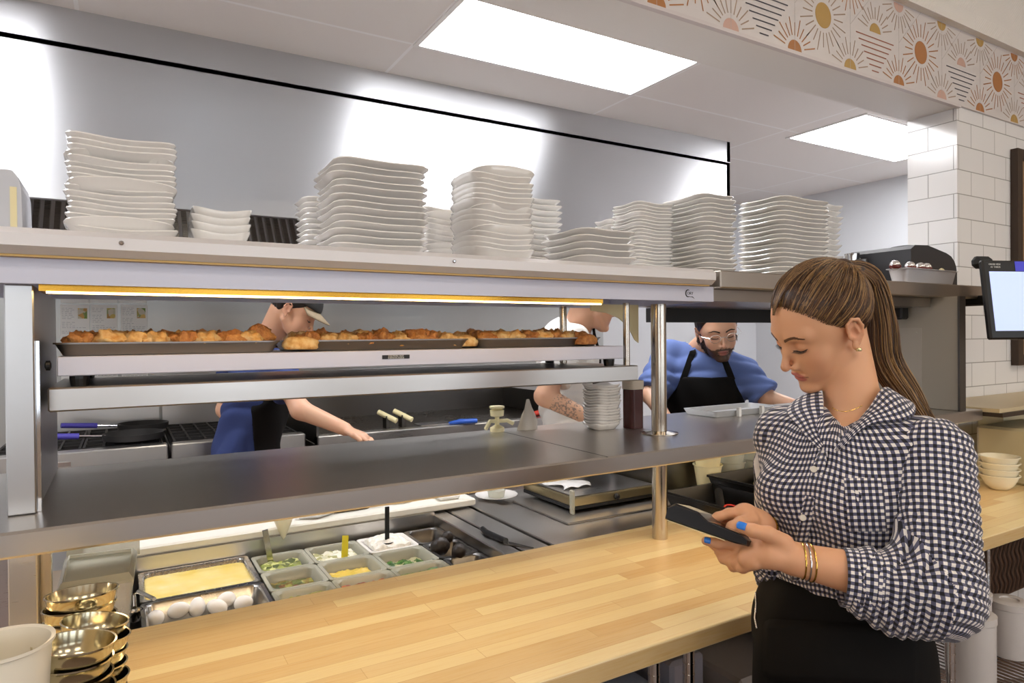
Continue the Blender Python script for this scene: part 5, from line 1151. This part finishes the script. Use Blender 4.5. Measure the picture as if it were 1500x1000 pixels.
a_ = th_[:, None]+tw_[:, None]*tl[None]; wob = 1+.10*np.sin(tl[None]*rg.uniform(4, 12, Np)[:, None]+th_[:, None]*3)
R1 = rd[:, None]*prof[None]*wob; pth = cen[None]+R1[..., None]*(np.cos(a_)[..., None]*ax1[None]+.75*np.sin(a_)[..., None]*ax2[None])
ext = rg.uniform(-.05, .10, Np); pth += (T_[-1]*1.0)[None, None]*(ext[:, None]*np.clip(tl-.55, 0, 1)[None]**1.5)[..., None]
pn = strands(pth, rg.uniform(.6, 1.3, (Np, 1)), .0010, seed=4)
cv, cf = nets(lambda Q: sd_chain(Q, [tuple(c_) for c_ in cen[::3]], list(prof[::3]*.60), .012), cen.min(0)-.04, cen.max(0)+.04, .005)
hairs = [dict(v=HFR.w(hv), f=hf, c=np.clip(hcol*.45, 0, 1)[:, None]*np.ones(3)), sp_, pn, dict(v=cv, f=cf, c=np.full((len(cv), 3), .08))]
hair_o = np_mesh('hair', hairs, [M_HAIR], WT)
MB().lathe([(.004, -.003), (.0055, 0), (.004, .003)], tuple(HFR.w((.0795, -.001, -.044))), 12).build('earring', mat('pearl gold', 'e6d6a0', .15, .8), WT, smooth=60)
# necklace
nk = [HFR.w(HFR.l(NB)) for _ in range(1)]
# ---------------------------------------------------------------- clothes
M_GING = mat('gingham cotton', 'ffffff', .8); t = NT(M_GING); uvn = t.n('ShaderNodeUVMap', uv_map='UVMap'); sx = t.n('ShaderNodeSeparateXYZ'); t.l(uvn.outputs[0], sx.inputs[0])
PER = .0105
def stripe(o_):
    fr_ = t.math('FRACT', t.math('DIVIDE', o_, PER)); return t.math('GREATER_THAN', fr_, .5)
s1, s2 = stripe(sx.outputs[0]), stripe(sx.outputs[1]); sm = t.math('MULTIPLY', t.math('ADD', s1, s2), .5)
t.l(t.ramp(sm, [(0.0, 'ece6e0'), (.5, '585870'), (1.0, '100f1a')]), t.b.inputs['Base Color']); t.b.inputs['Sheen Weight'].default_value = .2
e_ = MT['gingham cotton'].node_tree.nodes
for n_ in e_:
    if n_.type == 'VALTORGB': n_.color_ramp.interpolation = 'CONSTANT'; n_.color_ramp.elements[1].position = .4; n_.color_ramp.elements[2].position = .9
def wrinkle(Q, dirs, amp):
    d = 0
    for (k_, ph, a, wv) in dirs:
        k_ = np.array(k_, np.float32); s_ = Q @ k_ + ph + wv*np.sin(Q[..., 2]*23+Q[..., 1]*31); d = d + a*(1-2*np.abs(np.sin(s_)))
    return amp*d
cuL = P(1243, 846, 1.055); cuR = elR*.25+wrR*.75
def shirt_core(Q):
    d = sd_ell(Q, (1.140, .742, 1.215), (.098, .160, .150)); d = smin(d, sd_ell(Q, (1.130, .748, 1.09), (.095, .140, .115)), .05)
    d = smin(d, sd_ell(Q, (1.075, .690, 1.205), (.055, .060, .060)), .04); d = smin(d, sd_ell(Q, (1.065, .800, 1.205), (.055, .060, .060)), .04)
    d = smin(d, sd_cap(Q, (1.135, .862, 1.298), (1.170, .622, 1.302), .058, .056), .04)
    d = smin(d, sd_ell(Q, (1.185, .742, 1.325), (.055, .085, .035)), .03)
    return d
def shirt_fn(Q):
    w_ = wrinkle(Q, [((10, 22, 38), 0, .6, .8), ((-14, 30, -26), 1.3, .5, .6), ((20, -55, 12), 2.2, .3, .5)], .0022)
    d = shirt_core(Q)+w_
    # open V neck: carve
    v1 = sd_cap(Q, P(1238, 592, 1.185), P(1208, 653, 1.145), .036, .004)
    d = smax(d, -v1, .006); d = smax(d, -sd_cap(Q, NB+[0, 0, -.03], NB+[-.01, 0, .08], .053, .060), .006)
    d = smax(d, (1.005+.0-Q[..., 2]), .006); return smax(d, -(shirt_core(Q)+.012+0*Q[..., 2]), .001) if False else d
sv, sf = nets(shirt_fn, (.93, .54, .99), (1.29, .97, 1.40), .0042)
def uv_t(v, c=(1.14, .745), r=.135): 
    a = np.arctan2(v[:, 1]-c[1], -(v[:, 0]-c[0])); return np.stack([a*r + .003*np.sin(v[:, 2]*40), v[:, 2]*1.0 + .004*np.sin(a*5)], 1)
shirt = np_mesh('shirt', [dict(v=sv, f=sf, uv=uv_t(sv), wrap=2*math.pi*.135)], [M_GING], WT)
def sleeve(nm, sh, el, cu, r, seed, sag=None):
    sh, el, cu = map(np.array, (sh, el, cu)); ax_a = _n(el-sh); ax_b = _n(cu-el); La = np.linalg.norm(el-sh); Lb = np.linalg.norm(cu-el)
    bend = _n(ax_b-ax_a)
    def core(Q):
        d = smin(sd_cap(Q, sh, el, r[0], r[1]), sd_cap(Q, el, cu, r[1]*.98, r[2]), .03)
        return d if sag is None else smin(d, sd_chain(Q, sag, [.026, .036, .040], .02), .03)
    def fn(Q):
        ta = (Q-sh) @ ax_a.astype(np.float32); tb_ = (Q-el) @ ax_b.astype(np.float32); bl = 1/(1+np.exp(-np.clip((tb_-(La-ta)*.2)*60, -30, 30)))
        inner = np.clip(((Q-el) @ bend.astype(np.float32))/.05, -1, 1); nearel = np.exp(-(((Q-el)**2).sum(-1))/.085**2)
        n1 = np.sin(ta*150+3*np.sin(((Q-sh) @ np.array([9, 21, 5], np.float32)))+seed); n2 = np.sin(tb_*135+2.5*np.sin(((Q-el) @ np.array([17, -12, 30], np.float32)))+seed*2)
        d = core(Q) + (.0024+.0115*nearel*(.5+.5*inner))*((1-bl)*(1-2*np.abs(n1))+bl*(1-2*np.abs(n2)))
        d = d + .003*np.sin(((Q-sh) @ np.array([30, 40, -14], np.float32)))
        cutp = ((Q-cu) @ ax_b.astype(np.float32)); return smax(d, cutp, .004)
    pts_ = np.array([sh, el, cu]); v, f = nets(fn, pts_.min(0)-.085, pts_.max(0)+.085, .0042)
    ra = _n(np.cross(ax_a, [0.3, 0, 1.])); rb = np.cross(ax_a, ra); rb2 = np.cross(ax_b, _n(ra-ax_b*(ra @ ax_b))); ra2 = _n(ra-ax_b*(ra @ ax_b))
    ta = (v-sh) @ ax_a; tb_ = (v-el) @ ax_b
    ua = np.arctan2((v-sh) @ rb, (v-sh) @ ra)*r[1]; ub = np.arctan2((v-el) @ rb2, (v-el) @ ra2)*r[1]
    inB = (tb_ > (La-ta)*.6) & (tb_ > 0); fb = inB[f].any(1)
    uvA = np.stack([ua, ta], 1); uvB = np.stack([ub, La+tb_], 1); wr_ = 2*math.pi*r[1]
    return np_mesh(nm, [dict(v=v, f=f[~fb], uv=uvA, wrap=wr_), dict(v=v, f=f[fb], uv=uvB, wrap=wr_)], [M_GING], shirt), core
def child0(o): o.location = (0, 0, 0); return o
sl1, coreL = sleeve('sleeve', shL, elL, cuL, (.057, .056, .045), .4, Pm((1268, 872, 1.05), (1310, 888, 1.04), (1382, 884, 1.03))); child0(sl1)
sl2, _c = sleeve('sleeve', shR, elR, cuR, (.055, .050, .036), 1.7); child0(sl2)
def cloth_sheet(name, G, m, parent, th=.003, uvs=(1, 1), sub=2):
    G = np.array(G, float); r, c = G.shape[:2]
    mb = MB().grid([[tuple(p) for p in row] for row in G]); ob = mb.build(name, m, smooth=180); 
    ul = ob.data.uv_layers.new(name='UVMap')
    du = np.r_[0, np.cumsum(np.linalg.norm(np.diff(G[r//2], axis=0), axis=1))]; dv = np.r_[0, np.cumsum(np.linalg.norm(np.diff(G[:, c//2], axis=0), axis=1))]
    for lp in ob.data.loops: i, j = divmod(lp.vertex_index, c); ul.data[lp.index].uv = (du[j]+.002, dv[i]+.001)
    s_ = ob.modifiers.new('sub', 'SUBSURF'); s_.levels = s_.render_levels = sub
    s_ = ob.modifiers.new('so', 'SOLIDIFY'); s_.thickness = th; s_.offset = 0
    ob.parent = parent; return ob
# cuff on the near sleeve
axc = _n(cuL-elL); ca_ = _n(np.cross(axc, [0, 0, 1.])); cb2 = np.cross(axc, ca_)
G = [[cuL - axc*(.040-.050*k/4) + (.0485-.001*k)*(math.cos(a)*ca_+math.sin(a)*cb2) for a in np.linspace(0, 2*math.pi, 29)] for k in range(5)]
child0(cloth_sheet('cuff', G, M_GING, shirt, .003, sub=1))
# collar leaves laid from the neck over the chest/shoulder
def on_shirt(px, py, dguess, off=.004, fn=None):
    d = np.linspace(dguess-.16, dguess+.16, 161); pts_ = np.array([P(px, py, x) for x in d]).astype(np.float32); v_ = shirt_core(pts_) if fn is None else fn(pts_); i = np.argmax(v_ < off) if (v_ < off).any() else int(np.argmin(v_)); return pts_[i].astype(float)
def leaf(A, B, n=7, lift=.006):      # A, B: lists of px points (inner edge, outer edge)
    A = crom(np.array([P(*q) if len(q) == 3 else on_shirt(q[0], q[1], 1.2) for q in A]), n); B = crom(np.array([on_shirt(q[0], q[1], 1.2, .007) for q in B]), n)
    return [[A[i]*(1-t_)+B[i]*t_ + np.array([0, 0, lift*math.sin(math.pi*t_)]) for i in range(n)] for t_ in np.linspace(0, 1, 5)]
child0(cloth_sheet('collar', leaf([(1318, 585, 1.235), (1296, 562, 1.20), (1280, 590, 1.17), (1256, 618, 1.15), (1222, 660, 1.13)], [(1342, 596), (1338, 612), (1305, 618), (1268, 622), (1226, 664)]), M_GING, shirt))
child0(cloth_sheet('collar', leaf([(1204, 572, 1.25), (1206, 590, 1.22), (1206, 612, 1.20), (1206, 635, 1.18), (1208, 655, 1.17)], [(1160, 590), (1150, 605), (1168, 622), (1180, 640), (1202, 660)]), M_GING, shirt))
# placket and buttons
pk = [(1207, 660), (1195, 700), (1185, 740), (1176, 780), (1170, 820), (1166, 850)]
G = [[on_shirt(px+dx, py, 1.2, .0035) for dx in (-9, -4, 2, 8)] for px, py in pk]
child0(cloth_sheet('placket', G, M_GING, shirt, .002, sub=1))
M_BTN = mat('white button', 'e9e2d4', .25)
for px, py in ((1192, 687), (1176, 758)):
    c = on_shirt(px, py, 1.2, .009); nrm = _n(CAM-c); M4 = Matrix.Translation(c) @ Vector(nrm).to_track_quat('Z', 'Y').to_matrix().to_4x4()
    b_ = MB().lathe([(.0052, 0), (.0056, .0012), (.0048, .0022), (.0036, .0016), (.0001, .0015)], (0, 0, 0), 20, M4).build('button', M_BTN, shirt, smooth=40)
# chest pocket
G = [[on_shirt(px+(py-700)*.10, py, 1.15, .0035) for px in np.linspace(1236, 1292, 14)] for py in np.linspace(700, 778, 14)]
child0(cloth_sheet('pocket', G, M_GING, shirt, .0016, sub=0))
# apron / skirt part
M_APR = mat('black apron', '0b0909', .8, 0, Specular_IOR_Level=.2); t = NT(M_APR); t.bump(t.noise(t.coords((1, 1, 1)), 90, 2), .1, .002)
def apron_fn(Q):
    d = smin(sd_ell(Q, (1.135, .750, .93), (.112, .158, .20)), sd_cap(Q, (1.14, .75, .90), (1.14, .75, .50), .150, .165), .04)
    d = d + .0025*np.sin(Q[..., 1]*60+Q[..., 2]*14) + .002*np.sin(Q[..., 2]*40+Q[..., 1]*25)
    slope = 1.055 - (Q[..., 1]-.60)*.02; d = smax(d, Q[..., 2]-slope, .006); return smax(d, .50-Q[..., 2], .004)
av, af = nets(apron_fn, (.92, .53, .48), (1.36, .97, 1.09), .0065)
np_mesh('apron', [dict(v=av, f=af)], [M_APR], WT)
def on_ap(px, py, off=.004):
    d = np.linspace(.9, 1.5, 241); pts_ = np.array([P(px, py, x) for x in d]).astype(np.float32); v_ = apron_fn(pts_); i = int(np.argmax(v_ < off)); return pts_[i].astype(float)
G = [[on_ap(px, py+f_, .005) for px in np.linspace(1112, 1350, 12)] for f_, py in ((0, 900), (4, 900), (50, 905), (95, 905))]
apc = cloth_sheet('apron_pocket', [[on_ap(px, 905+.06*(px-1112)+dy, .006) for px in np.linspace(1118, 1345, 12)] for dy in (0, 30, 60, 90)], M_APR, WT, .004, sub=1); apc.location = -Vector(WT.location)
apc = MB().tube([on_ap(1107, 868, .008), on_ap(1108, 885, .012), on_ap(1106, 905, .012), on_ap(1109, 920, .008)], .0022, 8).build('pen_clip', M_CHROME, WT, smooth=60)
# bracelets, necklace, nails
def ring(c, ax, r, th, name, m, n=28, el=1.0):
    a = _n(np.cross(ax, [0, 0, 1.])); b = np.cross(ax, a); MB().tube([c+r*(math.cos(x)*a+el*math.sin(x)*b) for x in np.linspace(0, 2*math.pi, n)], th, 6, cap=False).build(name, m, WT, smooth=60)
M_GOLD = mat('gold jewellery', 'd9b45a', .18, 1)
for k_, r_k, m_ in ((.012, .0285, M_GOLD), (.018, .0295, M_CHROME), (.024, .030, M_GOLD)):
    c = wrL + (elL-wrL)/np.linalg.norm(elL-wrL)*k_; ring(c, _n(elL-wrL + np.array([0, .02*k_/.01, .03])), r_k, .0014, 'bracelet', m_)
ring(wrR+_n(elR-wrR)*.012, _n(elR-wrR), .0285, .003, 'bracelet', M_GOLD)
nkp = [HFR.w(HFR.l(P(*q))) for q in ((1219, 597, 1.175), (1226, 601, 1.16), (1238, 603, 1.15), (1250, 600, 1.15), (1263, 594, 1.165))]
MB().tube(nkp, .0007, 6).build('necklace', M_GOLD, WT, smooth=60)
M_NAIL = mat('blue nail polish', '2f7de0', .15)
def nail(c, ax_, nrm, L_=.011, W2=.0092):
    ax_ = _n(ax_); nrm = _n(nrm-ax_*(nrm @ ax_)); sd = np.cross(ax_, nrm); rows = []
    for u_ in np.linspace(-.5, .5, 6): rows.append([c+ax_*u_*L_*(1-.25*v_*v_*(u_ > 0)) + sd*v_*W2/2*(1-.15*abs(u_)) + nrm*(.0022*(1-v_*v_)-.0006*abs(u_)*2) for v_ in np.linspace(-1, 1, 7)])
    ob = MB().grid([[tuple(p) for p in r_] for r_ in rows]).build('fingernail', M_NAIL, WT, smooth=180); s_ = ob.modifiers.new('so', 'SOLIDIFY'); s_.thickness = .0012; s_.offset = 0
tc = lambda p: _n(CAM-p)
c = P(1086, 771, 1.075); nail(c + tc(c)*.0080 + [0, 0, .0015], P(1080, 770, 1.078)-P(1096, 775, 1.067), tc(c)+np.array([0, 0, .5]), .015, .013)
c = P(1036, 791, 1.14); nail(c + tc(c)*.0070, P(1034, 792, 1.14)-P(1052, 796, 1.135), tc(c)+np.array([0, 0, .3]), .011, .010)
# handheld terminal
TM = thing('handheld_terminal', 'black handheld card terminal held in both hands of the woman', 'card terminal', P(1045, 770, 1.13))
e0, e1 = P(988, 752, 1.20), P(1106, 792, 1.105); ax_ = _n(e1-e0); L_ = np.linalg.norm(e1-e0); nm = _n(np.array([.30, .02, 1.]) - ax_*(np.array([.30, .02, 1.]) @ ax_)); sd_ = np.cross(nm, ax_)
MT4 = np.stack([ax_, sd_, nm])
def tloc(p): return e0 + np.array(p) @ MT4
prof_ = [(0, -.012), (.0, .010), (.012, .020), (.055, .018), (.075, .008), (L_-.01, .004), (L_, -.001), (L_, -.010), (L_-.02, -.012)]
MBt = MB(); hw = .036
MBt.loops([[tloc((x, y, z)) for x, z in prof_] for y in (-hw, -hw+.003, hw-.003, hw)][0:0] or [[tloc((x*.985+.001, -hw, z*.8)) for x, z in prof_], [tloc((x, -hw+.004, z)) for x, z in prof_], [tloc((x, hw-.004, z)) for x, z in prof_], [tloc((x*.985+.001, hw, z*.8)) for x, z in prof_]])
MBt.build('casing', mat('terminal black', '15161b', .28), TM)
MB().add([tloc(q) for q in ((.078, -hw+.005, .0090), (L_-.012, -hw+.005, .0052), (L_-.012, hw-.005, .0052), (.078, hw-.005, .0090))], [(0, 1, 2, 3)]).build('screen', mat('dark screen', '0c1018', .06), TM)
MBt = MB(); 
for z0_, z1_ in ((-.0135, -.0122),): MBt.loops([[tloc((x, y, z)) for x, y in ((.004, -hw+.002), (L_*.75, -hw+.002), (L_*.75, hw-.002), (.004, hw-.002))] for z in (z0_, z1_)])
MBt.build('base_rim', M_CREAM, TM)
for o in list(WT.children): pass

# ---------------------------------------------------------------- cooks in the kitchen
M_PANT = mat('dark trousers', '20222a', .8)
def cloth_mat(name, c):
    m = mat(name, c, .85); t = NT(m); t.bump(t.noise(t.coords((1, 1, 1)), 60, 3), .15, .003); return m
def cook(label, fr, nb, shl, ell, wrl, shr, elr, wrr, pelvis, F2, shirt_m, apron_m, hair_c, beard=None, sleeve_f=.75, skin='d9a98c', cap=False, glasses=False, tattoo=False, hand=True):
    pv = np.array(pelvis, float); T = thing('person', label, 'person', (pv[0], pv[1], 0))
    F2 = _n(np.array([F2[0], F2[1], 0.])); S2 = np.cross([0, 0, 1.], F2)
    nb, shl, ell, wrl, shr, elr, wrr = [np.array(q, float) for q in (nb, shl, ell, wrl, shr, elr, wrr)]
    chestc = (shl+shr)/2*.80+nb*.2 + [0, 0, -.13]; Bm = np.stack([S2, F2, [0, 0, 1.]])
    hp_, fn_ = make_head(fr, nb, skin, 'a5675c', 'c98670', h=.0042, jaw=1.25, neck_r=(.056, .062), beard=beard)
    def arm(Q, a, e, w_): return smin(sd_cap(Q, a, e, .046, .038), sd_cap(Q, e, w_, .040, .028), .02)
    hands = []
    def handf(Q, e, w_):
        ax = _n(w_-e); up = np.array([0, 0, 1.]); sd_ = _n(np.cross(ax, up)); d = smin(sd_cap(Q, e, w_, .040, .028), sd_cap(Q, w_, w_+ax*.075, .028, .034, (np.cross(sd_, ax), 1.8)), .015)
        for k_, (o, l_) in enumerate(((-.027, .062), (-.009, .075), (.009, .072), (.026, .055))):
            b_ = w_+ax*.08+sd_*o; m_ = b_+ax*l_*.5+[0, 0, -.004]; d = smin(d, sd_chain(Q, [b_, m_, m_+ax*l_*.42+[0, 0, -.018]], [.0098, .009, .0075], .004), .004)
        b_ = w_+ax*.02+sd_*.026; return smin(d, sd_chain(Q, [b_, b_+ax*.03+sd_*.018, b_+ax*.062+sd_*.022+[0, 0, -.008]], [.013, .011, .009], .005), .007)
    parts = [hp_]
    for a, e, w_ in ((shl, ell, wrl), (shr, elr, wrr)):
        pts_ = np.array([e, w_, w_+_n(w_-e)*.17]); v, f = nets(lambda Q: handf(Q, e, w_), pts_.min(0)-.06, pts_.max(0)+.06, .0042)
        c_ = skin_cols(v, skin)
        if tattoo:
            n_ = np.array([MN.noise(Vector(q)*38) + .6*MN.noise(Vector(q)*80) for q in v]); tt2 = (v-e) @ _n(w_-e); m_ = ((np.abs(n_) < .085) | (n_ > .42)) & (tt2 > -.05) & (tt2 < np.linalg.norm(w_-e)*.85); c_[m_] = c_[m_]*.35+l3('3f4a52')*.65
        parts.append(dict(v=v, f=f, c=c_))
    def leg_pts(s_): h_ = pv+S2*s_; return [h_+[0, 0, -.02], np.array([h_[0]+F2[0]*.03, h_[1]+F2[1]*.03, .48]), np.array([h_[0], h_[1], .09])]
    def core(Q):
        d = sd_ell(Q, chestc, (.185, .125, .22), Bm); mid = (chestc+pv)/2; d = smin(d, sd_ell(Q, mid, (.165, .125, .20), Bm), .06); d = smin(d, sd_ell(Q, pv+[0, 0, .02], (.175, .125, .14), Bm), .06)
        d = smin(d, sd_cap(Q, shl, shr, .062, .062), .05); return smin(d, sd_cap(Q, (shl+shr)/2, nb, .07, .060), .05)
    def sl(Q, a, e): m_ = a+(e-a)*sleeve_f; return smin(sd_cap(Q, a, m_, .066, .066), sd_cap(Q, a, m_, .06, .07), .01)
    def shirt_f(Q):
        w_ = .005*(1-2*np.abs(np.sin(Q @ np.array([18, 20, 34], np.float32)+2*np.sin(Q[..., 2]*15))))+.003*np.sin(Q @ np.array([-30, 25, 40], np.float32))
        d = smin(core(Q), smin(sl(Q, shl, ell), sl(Q, shr, elr), .01), .035)+w_
        for a, e in ((shl, ell), (shr, elr)):
            ax = _n(e-a); m_ = a+(e-a)*(sleeve_f+.12); near = sd_cap(Q, a, e+(e-a)*.3, .10, .10); d = np.where(near < 0, smax(d, (Q-m_) @ ax.astype(np.float32), .006), d)
        d = smax(d, -sd_cap(Q, nb+[0, 0, -.035]+F2*.01, nb+[0, 0, .08], .066, .07), .008); return smax(d, pv[2]-.06-Q[..., 2], .006)
    allp = np.array([nb, shl, shr, ell, elr, pv-S2*.2, pv+S2*.2, chestc+F2*.14, chestc-F2*.14]); lo, hi = allp.min(0)-.09, allp.max(0)+.09
    vb, fb = nets(lambda Q: smin(core(Q)+.02, smin(arm(Q, shl, ell, wrl), arm(Q, shr, elr, wrr), .01), .02), lo, hi+[0, 0, .02], .011); parts.append(dict(v=vb, f=fb, c=skin_cols(vb, skin)))
    np_mesh('body', parts, [M_SKIN], T)
    v, f = nets(shirt_f, lo, hi, .0075); np_mesh('shirt', [dict(v=v, f=f)], [shirt_m], T)
    pl_, pr_ = leg_pts(.095), leg_pts(-.095)
    def pants(Q): return smin(smin(sd_ell(Q, pv+[0, 0, -.03], (.165, .118, .13), Bm), sd_chain(Q, pl_, [.095, .068, .055], .03), .04), sd_chain(Q, pr_, [.095, .068, .055], .03), .03)
    v, f = nets(pants, (pv[0]-.32, pv[1]-.32, .03), (pv[0]+.32, pv[1]+.32, pv[2]+.12), .012); np_mesh('trousers', [dict(v=v, f=f)], [M_PANT], T)
    for q in (pl_[2], pr_[2]):
        a_ = np.array([q[0], q[1], .05])-F2*.05; b_ = a_+F2*.20; v, f = nets(lambda Q: smax(sd_cap(Q, a_, b_, .050, .042), .001-Q[..., 2], .004), np.minimum(a_, b_)-.07, np.maximum(a_, b_)+.07, .009); np_mesh('shoe', [dict(v=v, f=f)], [M_BLACKM], T)
    if apron_m is not None:
        def ap(Q):
            q = (Q-chestc) @ Bm.T.astype(np.float32); wz = np.interp(q[..., 2], [-.30, -.10, .02, .07], [.24, .20, .13, .115]); d = smin(core(Q), sd_cap(Q, pv+[0, 0, -.05], pv+[0, 0, -.42], .165, .18), .04)-.011+.003*np.sin(q[..., 0]*40+q[..., 2]*30)
            sh_ = smin(core(Q), sd_cap(Q, pv+[0, 0, -.05], pv+[0, 0, -.42], .165, .18), .04)-.003
            d = smax(d, np.abs(q[..., 0])-wz, .005); d = smax(d, -q[..., 1]+.0, .01); return smax(d, q[..., 2]-.06, .004)
        v, f = nets(ap, (lo[0]-.1, lo[1]-.1, pv[2]-.5), hi+[.1, .1, 0], .008); apo = np_mesh('apron', [dict(v=v, f=f)], [apron_m], T)
        def onb(s_, z_, fwd=True):
            for r_ in np.linspace(.32, 0, 200):
                q = chestc+S2*s_+(F2 if fwd else -F2)*r_+np.array([0, 0, z_])
                if core(q[None].astype(np.float32))[0] < .009: return q
            return q
        for sg in (1, -1):
            st_ = [onb(sg*(.110-.05*t_), .045+.135*t_) for t_ in np.linspace(0, 1, 5)]+[nb+S2*sg*.062+F2*.012+np.array([0, 0, -.006]), nb+S2*sg*.055-F2*.04+np.array([0, 0, .012])]
            pth_ = crom(np.array(st_), 20); tg = np.gradient(pth_, axis=0); mbs = MB(); 
            mbs.loops([[pth_[i]+_n(np.cross(tg[i], F2+[0, 0, .4]))*.014*a+_n(F2+[0, 0, .5])*.002*b for a, b in ((-1, -1), (1, -1), (1, 1), (-1, 1))] for i in range(20)])
            mbs.build('apron_strap', apron_m, apo).location = (0, 0, 0)
    # hair
    hm = hair_mat('hair '+hair_c, '0c0806', hair_c, '5a4636')
    def hf_(Q):
        hl = hairline(Q[..., 1])-.004; d = cap_fn(Q)-(.001+.008*np.clip((Q[..., 2]-hl)/.03, 0, 1)**.6)+.0012*np.sin(Q[..., 0]*300+6*np.sin(Q[..., 1]*50)); return smax(d, (hl-Q[..., 2])*.75, .003)
    v, f = nets(hf_, (-.10, -.13, -.11), (.10, .11, .15), .0045); np_mesh('hair', [dict(v=fr.w(v), f=f, c=(.4+.2*np.sin(v[:, :1]*180))*np.ones(3))], [hm], T)
    if beard:
        rg_ = np.random.RandomState(8); vv = fr.l(hp_['v']); vv = vv[(np.abs(hp_['c']-l3(beard)).sum(1) < .05)]
        if len(vv):
            p0 = vv[rg_.randint(0, len(vv), 900)]; dirn = np.array([0, .35, -1.])+rg_.normal(0, .25, (900, 3)); pa = p0[:, None]+dirn[:, None]*np.linspace(0, .011, 4)[None, :, None]*np.array([1, 1, 1.]); np_mesh('beard', [strands(fr.w(pa), np.ones((900, 1)), .0009, seed=3)], [hm], T)
    eye_details(fr, T, fn_, brow='2f2018')
    if cap:
        v, f = nets(lambda Q: smax(smin(cap_fn(Q)-.011, 9, .001) if False else cap_fn(Q)-.011, .040-Q[..., 2], .003), (-.11, -.14, .03), (.11, .12, .16), .005); co = np_mesh('cap', [dict(v=fr.w(v), f=f)], [M_BLACKM], T)
        G = [[fr.w((math.sin(a)*(.076+.002*r_*10), -.012+math.cos(a)*(.090+.075*r_), .045-.02*r_-.012*math.sin(a)**2)) for a in np.linspace(-1.05, 1.05, 17)] for r_ in np.linspace(0, 1, 5)]
        b_ = MB().grid([[tuple(p) for p in r_] for r_ in G]).build('brim', mat('tan brim', '8f7f66', .7), co, smooth=180); so_ = b_.modifiers.new('s', 'SOLIDIFY'); so_.thickness = .004
    if glasses:
        m = MB()
        for sg in (1, -1):
            m.tube([fr.w((sg*.032+.021*math.cos(a), .100-.12*abs(.021*math.cos(a)*sg+.032-.03)*.3, -.004+.016*math.sin(a))) for a in np.linspace(0, 2*math.pi, 24)], .0012, 6, cap=False); m.tube([fr.w((sg*.053, .098, 0)), fr.w((sg*.078, .07, .002)), fr.w((sg*.082, -.005, .0))], .0012, 6)
        m.tube([fr.w((-.011, .100, -.002)), fr.w((0, .103, .001)), fr.w((.011, .100, -.002))], .0012, 6); m.build('glasses', M_CHROME, T)
    return T
def hfr(px, py, d, facing, pitch, roll=0, sc=1.05): S_, F_, U_ = orient(facing, pitch, roll); return Frame(P(px, py, d), S_, F_, U_, sc)
# cook with beard and glasses
cook('bearded cook with glasses, blue t-shirt and black bib apron reaching to his side', hfr(1050, 483, 2.98, (-.50, -.80), .30, .12, 1.12), P(1026, 513, 3.15),
     P(1088, 545, 3.10), P(1124, 583, 3.02), P(1180, 600, 2.9), P(978, 519, 3.18), P(952, 578, 3.05), P(975, 612, 2.9), np.r_[P(1035, 700, 3.25)[:2], .98], (-.62, -.78), cloth_mat('blue jersey', '5f74ad'), M_APR, '2a1c14', beard='3a261a', sleeve_f=.80, glasses=True)
# tattooed cook
cook('cook in a white shirt with black apron straps and a tattooed forearm, in profile', hfr(868, 441, 2.78, (.98, -.10), .18), P(845, 484, 2.86),
     P(815, 500, 3.03), P(822, 560, 3.1), P(862, 590, 3.0), P(838, 500, 2.66), P(798, 580, 2.58), P(862, 612, 2.55), np.r_[P(845, 640, 2.86)[:2], .95], (.97, -.2), cloth_mat('white shirt', 'e6e4e0'), M_APR, '4a3626', sleeve_f=.62, tattoo=True)
# cook at the range
cook('cook in navy t-shirt and dark cap bending over the range with outstretched arm', hfr(432, 452, 2.85, (.80, -.35), .62), P(395, 500, 2.92),
     P(345, 530, 3.08), P(330, 600, 3.1), P(380, 640, 3.05), P(405, 535, 2.80), P(440, 600, 2.72), P(505, 628, 2.72), np.r_[P(355, 680, 2.98)[:2], .95], (.85, -.3), cloth_mat('navy jersey', '2f3f74'), M_APR, '1c1512', sleeve_f=.55, cap=True)
